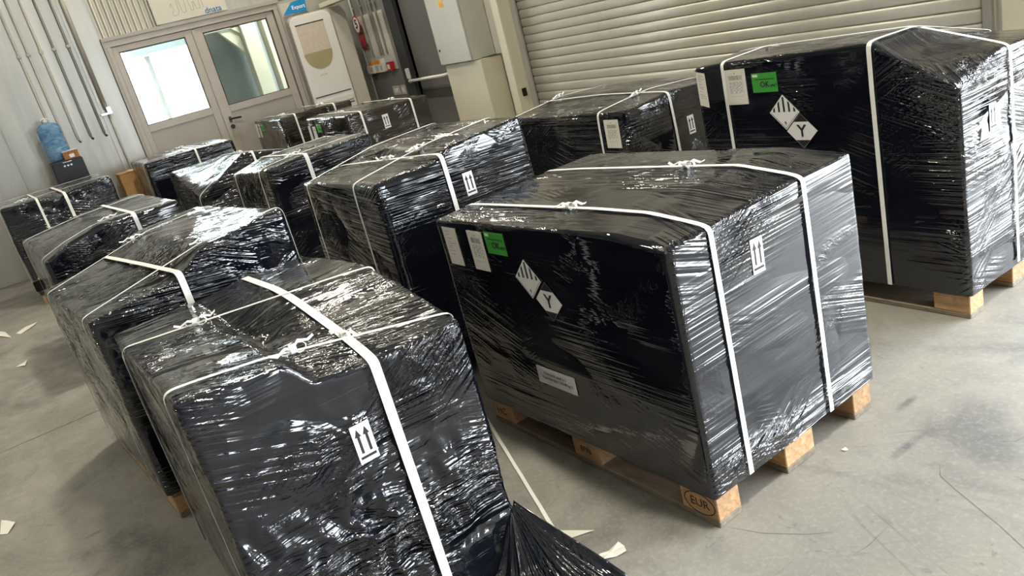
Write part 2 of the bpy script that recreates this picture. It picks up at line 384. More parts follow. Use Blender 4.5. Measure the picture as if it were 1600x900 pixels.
# outdoors seen or felt through the openings
structure(boxes('ground_outside', [(-30, 30, YS + 0.2, 40, -0.3, -0.02), (-40, XD - 0.16, -20, YS + 0.2, -0.3, -0.02)], 'out_ground'), 'pale concrete yard outside', 'ground')
for (a, b), oz in zip(OX, OZ):   # light portals in the dock doorways: they emit nothing, they only guide sampling
    pd = bpy.data.lights.new('dock_portal', 'AREA'); pd.shape = 'RECTANGLE'; pd.size = b - a; pd.size_y = oz
    pd.cycles.is_portal = True
    po = bpy.data.objects.new('dock_portal', pd); COL.objects.link(po); po.location = ((a + b) / 2, YS + 0.21, oz / 2); po.rotation_euler = (-PI / 2, 0, 0)

# roller shutter: slats built one by one
PITCH = 0.0805
sh = boxes('door_2', [(SX0 - 0.085, SX0, YS - 0.022, YS + 0.06, 0, 3.5), (SX1, SX1 + 0.055, YS - 0.022, YS + 0.06, 0, 3.5)], 'rail', None, 0.004)
structure(sh, 'closed beige roller shutter with horizontal curved slats', 'shutter')
bm = bmesh.new(); pr = [(0.012, 0.0), (0.004, 0.004), (0.001, 0.012), (-0.0015, 0.03), (-0.0018, 0.048), (0.0, 0.064), (0.004, 0.074), (0.012, 0.0785), (0.02, 0.0785), (0.02, 0.0)]
L_ = SX1 - SX0 + 0.02
A = [bm.verts.new((0, y, z)) for y, z in pr]; B = [bm.verts.new((L_, y, z)) for y, z in pr]; n = len(pr)
for i in range(n): f = bm.faces.new((A[i], A[(i + 1) % n], B[(i + 1) % n], B[i])); f.smooth = i < 6
bm.faces.new(A[::-1]); bm.faces.new(B)
bmesh.ops.recalc_face_normals(bm, faces=list(bm.faces))
slat_me = finish(bm)
for k in range(43):
    link_mesh('slat', slat_me, 'shutter', sh, (SX0 - 0.01, YS + 0.006, 0.02 + k * PITCH))

# steel column left of the shutter, and one right of it
c1 = thing('steel_column', 'cream painted steel column beside the left rail of the roller shutter', 'column', (-5.444, 3.34, 0))
boxes('shaft', [(-0.06, 0.06, -0.082, 0.07, 0, ZC)], 'cream', c1, 0.006)
box('flange', 0.02, 0.062, 0.03, 0.075, 0, ZC, 'cream', c1, 0.004)
box('switch', 0.06, 0.075, -0.035, 0.015, 0.66, 0.74, 'black', c1, 0.003)
c2 = thing('steel_column', 'cream painted wall post right of the roller shutter', 'column', (-0.62, 3.36, 0))
box('shaft', -0.16, 0.16, -0.06, 0.055, 0, ZC, 'cream', c2, 0.006)
box('flange', 0.16, 0.5, 0.02, 0.055, 0, ZC, 'alu_panel', c2, 0.004)

# ------------------------------------------------------------------ glazed double door
dr = thing('door_1', 'beige aluminium double door with two glazed leaves', 'door', (XD, 0, 0)); structure(dr)
boxes('frame', [(-0.07, 0.02, DY0, DY0 + 0.048, 0, DZ - 0.065), (-0.07, 0.02, DY1 - 0.06, DY1, 0, DZ - 0.065), (-0.08, -0.054, DY0 + 0.001, DY1 - 0.001, DZ - 0.11, DZ - 0.01), (-0.08, -0.054, DY0 + 0.001, DY0 + 0.075, 0, DZ - 0.11), (-0.08, -0.054, DY1 - 0.1, DY1 - 0.001, 0, DZ - 0.11), (-0.08, -0.054, 1.29, 1.36, 0, DZ - 0.11), (-0.07, 0.02, DY0 - 0.006, DY1 + 0.006, DZ - 0.065, DZ + 0.02)], 'alu', dr, 0.005)
box('head_trim', -0.03, 0.035, DY0 - 0.03, DY1 + 0.03, DZ + 0.002, DZ + 0.045, 'alu_panel', dr, 0.004)
for a_, b_ in ((DY0 - 0.03, DY0 - 0.001), (DY1 + 0.001, DY1 + 0.03)): box('side_trim', -0.03, 0.03, a_, b_, 0, DZ + 0.01, 'alu_panel', dr, 0.003)
def leaf(y0, y1, gy0, gy1, gz0, gz1):
    lf = boxes('leaf', [(-0.05, 0.0, y0, gy0, 0.01, DZ - 0.07), (-0.05, 0.0, gy1, y1, 0.01, DZ - 0.07), (-0.05, 0.0, gy0, gy1, gz1, DZ - 0.07), (-0.05, 0.0, gy0, gy1, gz0 - 0.085, gz0), (-0.05, 0.0, gy0, gy1, 0.01, 0.16)], 'alu', dr, 0.004)
    boxes('gasket', [(-0.03, -0.004, gy0, gy0 + 0.012, gz0, gz1), (-0.03, -0.004, gy1 - 0.012, gy1, gz0, gz1), (-0.03, -0.004, gy0, gy1, gz1 - 0.014, gz1), (-0.03, -0.004, gy0, gy1, gz0, gz0 + 0.008)], 'seal', lf)
    box('pane', -0.024, -0.018, gy0 + 0.01, gy1 - 0.01, gz0 + 0.006, gz1 - 0.01, 'glass', lf)
    box('lower_panel', -0.035, -0.01, gy0, gy1, 0.16, gz0 - 0.085, 'alu_panel', lf, 0.003)
    return lf
leaf(DY0 + 0.05, 1.318, 0.432, 1.207, 1.262, 2.127)
l2 = leaf(1.335, DY1 - 0.075, 1.424, 2.251, 1.232, 2.127)
box('meeting_stile', 0.0, 0.014, 1.30, 1.345, 0.02, DZ - 0.08, 'alu', dr, 0.004)
hb = bmesh.new(); box_bm(hb, 0.0, 0.012, 1.366, 1.40, 1.03, 1.10); tube_bm(hb, [(0.01, 1.384, 1.07), (0.05, 1.384, 1.07), (0.056, 1.40, 1.07), (0.056, 1.51, 1.062)], 0.011, 8)
link_mesh('door_handle', finish(hb), 'black', l2)
hb = bmesh.new(); tube_bm(hb, [(0.0, 1.384, 0.975), (0.014, 1.384, 0.975)], 0.028, 14)
link_mesh('lock_cylinder', finish(hb), 'black', l2)
# outside behind the panes
pf = thing('steel_frame', 'cream steel portal frame outside behind the right door pane', 'frame', (-10.5, 0, 0))
box('post', -0.1, 0.1, 2.30, 2.52, 0, 4.2, 'cream', pf, 0.01)
box('post_flange', -0.12, 0.12, 2.62, 2.68, 0, 4.2, 'cream', pf, 0.004)
prism('brace', [(1.72, 2.58), (1.80, 2.68), (2.32, 2.22), (2.32, 2.05)], -0.05, 0.05, 'x', 'cream', pf)
prism('knee_plate', [(1.98, 2.19), (2.32, 2.19), (2.32, 1.74), (2.22, 1.9)], -0.06, 0.02, 'x', 'cream', pf)
box('rail', -0.05, 0.05, 1.70, 2.32, 2.17, 2.23, 'cream', pf, 0.004)
box('rail', -0.05, 0.05, 1.70, 2.35, 1.09, 1.16, 'cream', pf, 0.004)
box('clip', 0.0, 0.14, 2.68, 2.74, 1.2, 1.25, 'cream', pf, 0.004)
vb = thing('vestibule', 'grey porch, enclosed for shade, outside behind the right door pane', 'porch', (0, 0, 0))
box('back_wall', -11.05, -10.95, 1.75, 4.4, -0.02, 3.0, 'out_wall', vb); prism('shade_side_wall', [(-9.22, 1.335), (-9.22, 1.30), (-11.05, 1.70), (-11.05, 1.76)], -0.02, 3.0, 'z', 'out_wall', vb)
box('shade_far_wall', -11.05, -9.22, 4.3, 4.4, -0.02, 3.0, 'out_wall', vb); prism('shade_roof', [(-9.215, 1.3), (-11.05, 1.70), (-11.05, 4.4), (-9.215, 4.4)], 3.0, 3.08, 'z', 'out_wall', vb)  # roof and side walls added to keep open sky off the porch
pl = bpy.data.lights.new('porch_fill_light', 'AREA'); pl.shape = 'RECTANGLE'; pl.size = 0.2; pl.size_y = 1.0; pl.energy = 75; pl.color = (1, 0.97, 0.9)  # added fill light for the closed porch, no lamp known there
plo = bpy.data.objects.new('porch_fill_light', pl); COL.objects.link(plo); plo.location = (-9.9, 2.9, 2.94)
box('fill_light_housing', -9.99, -9.81, 2.4, 3.4, 2.95, 3.0, 'white', vb, 0.004)  # housing added to go with the porch fill light
pp = thing('gate_post', 'slim grey post outside behind the left door pane', 'post', (-10.6, 1.0, 0))
box('shaft', -0.03, 0.03, -0.03, 0.03, 0, 2.05, 'rail', pp, 0.005); box('cap', -0.04, 0.04, -0.04, 0.04, 2.05, 2.08, 'rail', pp, 0.004)
tag(box('low_wall', -11.6, -11.4, -2.0, 1.6, 0, 1.2, 'out_wall', None, 0.01), 'low grey wall outside behind the left door pane', 'wall')
box('canopy', -10.6, -10.3, 0.72, 1.62, 2.10, 2.6, 'out_wall', vb, 0.005)

for ch in list(pf.children): ch.parent = vb; ch.location.x += -10.5
bpy.data.objects.remove(pf, do_unlink=True)

# ------------------------------------------------------------------ signs on the end wall
sg = thing('wall_sign', 'pale sign board with skyline line drawing above the double door', 'sign', (XD + 0.02, 1.37, 2.315))
box('board', 0, 0.02, -0.432, 0.432, 0, 0.55, 'sign', sg, 0.003)
o = link_mesh('lettering', text_mesh('dnata', 0.095, 0.001, 1.0, 0.008), 'blue_ink', sg, (0.0215, 0.262, 0.042), (PI / 2, 0, PI / 2))
bm = bmesh.new()
sk = [(-0.22, 0.16), (-0.20, 0.2), (-0.185, 0.13), (-0.21, 0.10), (-0.205, 0.06), (-0.15, 0.065), (-0.135, 0.1), (-0.125, 0.3), (-0.11, 0.3), (-0.10, 0.1), (-0.085, 0.075), (-0.05, 0.08), (-0.04, 0.22), (-0.02, 0.24), (0.0, 0.22), (0.01, 0.085), (0.04, 0.08), (0.05, 0.17), (0.065, 0.18), (0.075, 0.09), (0.12, 0.085), (0.13, 0.3), (0.15, 0.3), (0.16, 0.09)]
for (a, b), (c, d) in zip(sk[:-1], sk[1:]):
    dx, dz = c - a, d - b; l = math.hypot(dx, dz) or 1; nx, nz = -dz / l * 0.0022, dx / l * 0.0022
    v = [bm.verts.new((0.021, yy, zz)) for yy, zz in ((a - nx, b - nz), (c - nx, d - nz), (c + nx, d + nz), (a + nx, b + nz))]; bm.faces.new(v)
link_mesh('skyline_drawing', finish(bm), 'ink_grey', sg)
ex = thing('direction_sign', 'blue slanted sign reading Export beside the double door', 'sign', (XD + 0.006, 2.64, 2.16))
prism('backing', [(-0.185, -0.072), (0.165, -0.068), (0.185, 0.085), (-0.2, 0.09)], 0, 0.006, 'x', 'cabinet', ex)
prism('board', [(-0.166, -0.055), (0.153, -0.063), (0.172, 0.10), (-0.025, 0.077)], 0.006, 0.012, 'x', 'blue', ex)
link_mesh('lettering', text_mesh('Export', 0.066, 0.001, 1.0, 0.012), 'paper_white', ex, (0.0135, 0.055, 0.008), (PI / 2, 0, PI / 2))

# ------------------------------------------------------------------ conduits on the end wall
cy = [-0.558, -0.463, -0.335, -0.2, -0.051]; cz = [0.6, 0.6, 1.29, 1.287, 1.28]
for k, (yy, zz) in enumerate(zip(cy, cz)):
    lab = ['grey wall conduit farthest left behind the water bottle', 'grey wall conduit second from left behind the water bottle', 'grey wall conduit just right of the water bottle', 'grey wall conduit second right of the water bottle', 'grey wall conduit with hooked end nearest the door'][k]
    c = thing('wall_conduit', lab, 'pipe', (XD + 0.02, yy, 0), 0, 'vertical conduits on the end wall')
    tube('pipe', [(0, 0, 4.0), (0, 0, zz + 0.03), (-0.004, 0.006, zz + 0.008), (-0.018, 0.016, zz)], 0.013, 'conduit_dark' if k > 2 else 'conduit', c, 10)
    boxes('pipe_clip', [(-0.02, 0.018, -0.024, 0.024, 2.295, 2.325)], 'conduit', c, 0.004)
c = thing('wall_conduit', 'thick pale duct with bracket left of the double door', 'pipe', (XD + 0.03, 0.062, 0), 0, 'vertical conduits on the end wall')
tube('pipe', [(0, 0, 4.0), (0, 0, 1.56)], 0.026, 'ribbed', c, 12)
tube('thin_pipe', [(-0.01, 0.01, 1.55), (-0.01, 0.01, 0.3)], 0.012, 'conduit', c, 8)
boxes('bracket', [(-0.03, 0.02, -0.075, 0.05, 1.5, 1.52), (-0.02, 0.04, 0.0, 0.045, 1.52, 1.58)], 'chrome', c, 0.003)

# ------------------------------------------------------------------ water dispenser, bottle, cup box, carton
wdp = thing('water_dispenser', 'black water dispenser standing against the end wall', 'dispenser', (-8.78, -0.572, 0))
box('body', -0.16, 0.16, -0.163, 0.163, 0.0, 1.16, 'black', wdp, 0.012)
box('base_plinth', -0.15, 0.165, -0.155, 0.155, 0.0, 0.05, 'dark', wdp, 0.004)
for yy in (-0.037, -0.003, 0.031):
    tube('button', [(0.158, yy, 1.1), (0.166, yy, 1.1)], 0.011, 'chrome', wdp, 12)
link_mesh('lettering', text_mesh('COOL HOT', 0.022, 0.0004) if False else finish((lambda bm: ([box_bm(bm, 0.160, 0.1612, -0.043 + i * 0.0105, -0.036 + i * 0.0105, 1.133, 1.133 + h) for i, h in enumerate((.012, .009, .013, .009, .012, .009, .012, .01, .012))], bm)[1])(bmesh.new())), 'chrome', wdp)
wb = thing('water_bottle', 'large blue water bottle standing on the black dispenser', 'bottle', (-8.815, -0.598, 1.16))
prof = [(0.02, 0.0), (0.085, 0.0), (0.112, 0.02), (0.122, 0.06), (0.122, 0.13), (0.117, 0.145), (0.122, 0.16), (0.122, 0.23), (0.117, 0.245), (0.122, 0.26), (0.122, 0.35), (0.113, 0.385), (0.085, 0.405), (0.04, 0.42), (0.026, 0.43)]
bm = bmesh.new(); nn = 28; rings = [[bm.verts.new((r * math.cos(2 * PI * k / nn), r * math.sin(2 * PI * k / nn), z)) for k in range(nn)] for r, z in prof]
for i in range(len(rings) - 1):
    for k in range(nn): f = bm.faces.new((rings[i][k], rings[i][(k + 1) % nn], rings[i + 1][(k + 1) % nn], rings[i + 1][k])); f.smooth = True
bm.faces.new(rings[0][::-1]); bm.faces.new(rings[-1])
link_mesh('body', finish(bm), 'bottle', wb)
bm = bmesh.new(); tube_bm(bm, [(0, 0, 0.43), (0, 0, 0.465)], 0.03, 16); link_mesh('cap', finish(bm), 'white', wb)
tube('carry_handle', [(0.02, -0.03, 0.43), (0.03, -0.04, 0.46), (0.03, 0.0, 0.475), (0.03, 0.035, 0.455), (0.02, 0.03, 0.43)], 0.006, 'white', wb, 8)
cb = thing('cup_box', 'small brown printed box on top of the black dispenser', 'box', (-8.625, -0.508, 1.16))
box('carton', -0.05, 0.05, -0.076, 0.076, 0, 0.083, 'cups', cb, 0.002); box('lid', -0.053, 0.053, -0.079, 0.079, 0.083, 0.09, 'paper', cb, 0.002)
boxes('print', [(0.0505, 0.0515, -0.02, 0.03, 0.012, 0.05)], 'paper', cb)
ct = thing('carton', 'brown cardboard carton by the end wall beside a wrapped pallet', 'carton', (-8.75, 0.02, 0))
box('body', -0.14, 0.14, -0.155, 0.155, 0, 0.842, 'card', ct, 0.004)
boxes('flap', [(-0.142, 0.142, -0.157, -0.002, 0.842, 0.846), (-0.142, 0.142, 0.002, 0.157, 0.842, 0.846)], 'card', ct, 0.001)
box('tape', -0.15, 0.143, -0.025, 0.025, 0.846, 0.848, 'notice', ct)

# ------------------------------------------------------------------ white machine in the corner
mc = thing('tall_machine', 'tall white rounded machine with a half-round window beside the double door', 'machine', (-8.86, 2.44, 0), math.radians(-11))
def rprofile(w, h, r, n=8):
    pts = [(0, 0), (w, 0)]
    for k in range(n + 1): a = PI / 2 * k / n; pts.append((w - r + r * math.cos(PI / 2 - a) if False else w - r + r * math.cos(a), h - r + r * math.sin(a)))
    for k in range(n + 1): a = PI / 2 + PI / 2 * k / n; pts.append((r + r * math.cos(a), h - r + r * math.sin(a)))
    return pts
prism('body', [(y + 0.0, z) for y, z in rprofile(0.74, 2.06, 0.07)], -0.16, -0.012, 'x', 'white_warm', mc, bevel=0.01)
prism('front_shell', rprofile(0.54, 2.05, 0.1), -0.012, 0.03, 'x', 'white', mc, bevel=0.012)
box('side_cover', -0.012, 0.0, 0.545, 0.735, 0.0, 1.99, 'white_warm', mc, 0.006)
box('window_rim', 0.03, 0.034, 0.055, 0.43, 1.93, 1.945, 'dark', mc, 0.002)
box('notice', 0.03, 0.034, 0.06, 0.42, 1.58, 1.93, 'notice', mc, 0.001)
prism('half_round_window', [(0.055, 1.58)] + [(0.24 + 0.185 * math.cos(PI + PI * k / 20), 1.58 + 0.215 * math.sin(PI + PI * k / 20)) for k in range(21)] , 0.03, 0.034, 'x', 'olive', mc)
boxes('logo', [(0.03, 0.0315, 0.18 + i * 0.014, 0.188 + i * 0.014, 1.285, 1.293) for i in range(7)], 'ink_grey', mc)
box('lower_groove', 0.03, 0.0335, 0.03, 0.51, 1.02, 1.032, 'dark', mc)
box('lower_tray', 0.03, 0.045, 0.03, 0.51, 0.9, 0.975, 'white', mc, 0.006)
box('lower_groove', 0.03, 0.0335, 0.03, 0.51, 0.86, 0.872, 'dark', mc)
tag(box('cable_trunking', -8.98, -7.6, 2.95, 3.1, 2.085, 2.14, 'cream', None, 0.004), 'short cream cable trunking above the tall white machine', 'trunking')

# ------------------------------------------------------------------ grey wall corner: pipes, sign, sockets
wp = tag(box('wall_board', -9.0, -8.15, YS - 0.03, YS - 0.012, 1.13, 1.87, 'cabinet', None, 0.002), 'pale board behind the thin pipes on the grey wall', 'board')
for k, xx in enumerate((-8.978, -8.72, -8.49, -8.42, -8.29)):
    c = thing('thin_pipe', 'thin white pipe on the grey corner wall, ' + ['leftmost of five', 'second of five from left', 'third of five from left', 'fourth of five from left', 'rightmost of five'][k], 'pipe', (xx, YS - 0.044, 0), 0, 'thin pipes on the grey corner wall')
    tube('pipe', [(0, 0, 3.6), (0, 0, 0.3 if k == 0 else 1.33)], 0.013, 'cabinet', c, 8)
    box('pipe_clip', -0.02, 0.02, -0.005, 0.02, 1.98, 2.0, 'rail', c, 0.002)
ss = thing('round_sign', 'round white sign with red ring and number five on the grey wall', 'sign', (-8.882, YS - 0.075, 1.778))
def disc(name, r, d0, d1, mat, par): return prism(name, [(r * 0.8 * math.cos(2 * PI * k / 32), r * math.sin(2 * PI * k / 32)) for k in range(32)], d0, d1, 'y', mat, par)
disc('rim', 0.118, 0, -0.006, 'red', ss); disc('face', 0.098, -0.006, -0.008, 'paper_white', ss)
link_mesh('numeral', text_mesh('5', 0.16, 0.001, 1.0, 0.02), 'ink', ss, (0, -0.0095, 0.005), (PI / 2, 0, 0))
rs = thing('fire_sign', 'dark red square sign below the round number sign', 'sign', (-8.85, YS - 0.07, 1.553))
box('plate', -0.085, 0.085, -0.006, 0, -0.09, 0.09, 'red_dark', rs, 0.002)
boxes('print', [(-0.06, 0.06, -0.0075, -0.006, 0.03, 0.05), (-0.06, 0.03, -0.0075, -0.006, 0.0, 0.015), (-0.06, 0.05, -0.0075, -0.006, -0.06, -0.045)], 'red', rs)
for k, (xx, wz, mat, lab, nm, cat) in enumerate(((-8.96, 0.03, 'white_warm', 'small beige socket box at the foot of the leftmost thin pipe', 'socket_box', 'socket'), (-8.83, 0.07, 'white', 'white socket box with orange cap beside the beige one', 'socket_box', 'socket'), (-8.645, 0.08, 'white', 'middle white socket box on the grey wall', 'socket_box', 'socket'), (-8.52, 0.08, 'white', 'white socket box next to the red call box', 'socket_box', 'socket'), (-8.30, 0.09, 'red', 'red fire call box at the foot of the thin pipes', 'call_box', 'alarm'))):
    sb = thing(nm, lab, cat, (xx + 0.03, YS - 0.03, 1.18), 0, 'boxes below the thin pipes' )
    box('case', -wz * 0.75, wz * 0.75, -0.06, 0.0, -0.055, 0.055, mat, sb, 0.006)
    if mat == 'white': box('cap', -0.03, 0.03, -0.055, 0.0, 0.055, 0.085 + 0.01 * k, 'orange' if k < 3 else 'paper', sb, 0.004)
    box('face_plate', -wz * 0.4, wz * 0.4, -0.064, -0.06, -0.03, 0.03, 'paper' if mat == 'red' else 'cabinet', sb, 0.002)
for xx, ww, lab in ((-8.38, 0.10, 'wide white switch plate low on the grey corner wall'), (-8.18, 0.06, 'narrow white switch plate low on the grey corner wall')):
    s_ = thing('switch_plate', lab, 'switch', (xx, YS - 0.012, 0.86))
    box('plate', -ww, ww, -0.012, 0, -0.06, 0.06, 'cabinet', s_, 0.003); box('rocker', -ww * 0.5, ww * 0.5, -0.018, -0.012, -0.03, 0.03, 'white', s_, 0.002)

# emergency door with push bar
d3 = thing('door_3', 'dark grey steel emergency door with white push bar', 'door', (-7.315, YS, 0)); structure(d3)
box('leaf', -0.45, 0.45, 0.03, 0.075, 0.005, 2.08, 'grey_door', d3, 0.003)
boxes('frame', [(-0.70, -0.455, -0.05, 0.10, 0, 2.6), (0.455, 0.47, 0.0, 0.10, 0, 2.1), (-0.47, 0.47, 0.0, 0.10, 2.085, 2.1)], 'dark', d3, 0.003)
box('kick_band', -0.44, 0.44, 0.02, 0.03, 0.72, 0.82, 'seal', d3)
pb = tube('push_bar', [(-0.52, -0.06, 0.95), (-0.5, -0.085, 0.965), (0.36, -0.085, 0.975), (0.38, -0.05, 0.975), (0.38, 0.03, 0.975)], 0.019, 'white', d3, 10)
box('push_bar_bracket', -0.56, -0.50, -0.08, 0.03, 0.99, 1.12, 'white', pb, 0.006)
tube('push_bar_arm', [(-0.53, -0.06, 0.95), (-0.53, -0.05, 1.0)], 0.014, 'white', pb, 8)

# electrical cabinet over a cream boxed base
ec = thing('electrical_cabinet', 'light grey wall cabinet with yellow warning sticker beside the column', 'cabinet', (-6.19, 3.235, 1.105))
box('body', -0.33, 0.33, -0.105, 0.18, 0, 1.0, 'cabinet', ec, 0.004)
dd = box('door', -0.325, 0.325, -0.125, -0.107, 0.006, 0.99, 'cabinet', ec, 0.004)
tube('lock', [(-0.27, -0.125, 0.16), (-0.27, -0.134, 0.16)], 0.012, 'dark', dd, 10)
prism('warning_sticker', [(-0.05, 0.575), (0.065, 0.575), (0.04, 0.67), (-0.04, 0.67)], -0.126, -0.1275, 'y', 'yellow', dd)
boxes('sticker_print', [(-0.03 + i * 0.02, -0.02 + i * 0.02, -0.1285, -0.1275, 0.585, 0.635) for i in range(4)], 'orange', dd)
bb = thing('boxed_base', 'cream boxed-in base below the grey wall cabinet', 'base', (-6.13, 3.28, 0))
box('body', -0.37, 0.373, -0.13, 0.13, 0, 1.10, 'cream', bb, 0.004)
box('top_edge', -0.375, 0.378, -0.02, 0.135, 1.10, 1.104, 'dark', bb)

# ------------------------------------------------------------------ ceiling lamps (out of view, they light the hall)
for k, (x, y, s) in enumerate(LAMPS):
    t_ = thing('high_bay_lamp', 'round high bay lamp, ' + ['above the photographer', 'above the middle of the hall', 'above the open floor far side', 'above the open floor near side', 'above the dock doors', 'above the end wall door'][k], 'lamp', (x, y, 4.98), 0, 'high bay lamps')
    bm = bmesh.new(); tube_bm(bm, [(0, 0, 0.01), (0, 0, 0.05), (0, 0, 0.12), (0, 0, 0.2)], [0.25, 0.25, 0.2, 0.08], 24)
    link_mesh('housing', finish(bm), 'rail', t_)
    tube('suspension_rod', [(0, 0, 0.2), (0, 0, ZC - 4.98)], 0.008, 'rail', t_, 6)
    bm = bmesh.new(); tube_bm(bm, [(0, 0, 0.01), (0, 0, -0.01)], 0.25, 24, False); link_mesh('rim', finish(bm), 'rail', t_)

# ------------------------------------------------------------------ pallets wrapped in black film
def mesh_pallet_piece(x, y, z, bev=0.003):
    bm = bmesh.new(); box_bm(bm, -x / 2, x / 2, -y / 2, y / 2, -z / 2, z / 2); return finish(bm, bev, 1)
_piece = {}
def piece(name, sx, sy, sz, loc, parent):
    key = (round(sx, 4), round(sy, 4), round(sz, 4), name == 'bottom_board')
    if key not in _piece: _piece[key] = mesh_pallet_piece(sx, sy, sz)
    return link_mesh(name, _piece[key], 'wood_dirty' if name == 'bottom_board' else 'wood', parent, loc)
def pallet(parent, lx, ly, detailed):
    """nine blocks, three skids, three cross boards, five deck boards; lx along local x"""
    lst = []
    if lx >= ly:
        for y, wy in ((-ly / 2 + 0.05, 0.1), (0, 0.145), (ly / 2 - 0.05, 0.1)):
            lst.append(('bottom_board', lx, wy, 0.022, (0, y, 0.011)))
            for x in (-lx / 2 + 0.0725, 0, lx / 2 - 0.0725): lst.append(('pallet_block', 0.145, wy, 0.078, (x, y, 0.061)))
        for x in (-lx / 2 + 0.0725, 0, lx / 2 - 0.0725): lst.append(('cross_board', 0.145, ly, 0.022, (x, 0, 0.111)))
        for i in range(5): lst.append(('deck_board', lx, 0.12, 0.022, (0, -ly / 2 + 0.06 + i * (ly - 0.12) / 4, 0.133)))
    else:
        for x, wx in ((-lx / 2 + 0.05, 0.1), (0, 0.145), (lx / 2 - 0.05, 0.1)):
            lst.append(('bottom_board', wx, ly, 0.022, (x, 0, 0.011)))
            for y in (-ly / 2 + 0.0725, 0, ly / 2 - 0.0725): lst.append(('pallet_block', wx, 0.145, 0.078, (x, y, 0.061)))
        for i in range(5): lst.append(('deck_board', 0.12, ly, 0.044, (-lx / 2 + 0.06 + i * (lx - 0.12) / 4, 0, 0.122)))
    if detailed:
        out = []
        for nme, sx, sy, sz, loc in lst: out.append(piece(nme, sx, sy, sz, loc, parent))
        return out
    bm = bmesh.new()
    for nme, sx, sy, sz, (x, y, z) in lst: box_bm(bm, x - sx / 2, x + sx / 2, y - sy / 2, y + sy / 2, z - sz / 2, z + sz / 2)
    return [link_mesh('wooden_pallet', finish(bm), 'wood', parent)]

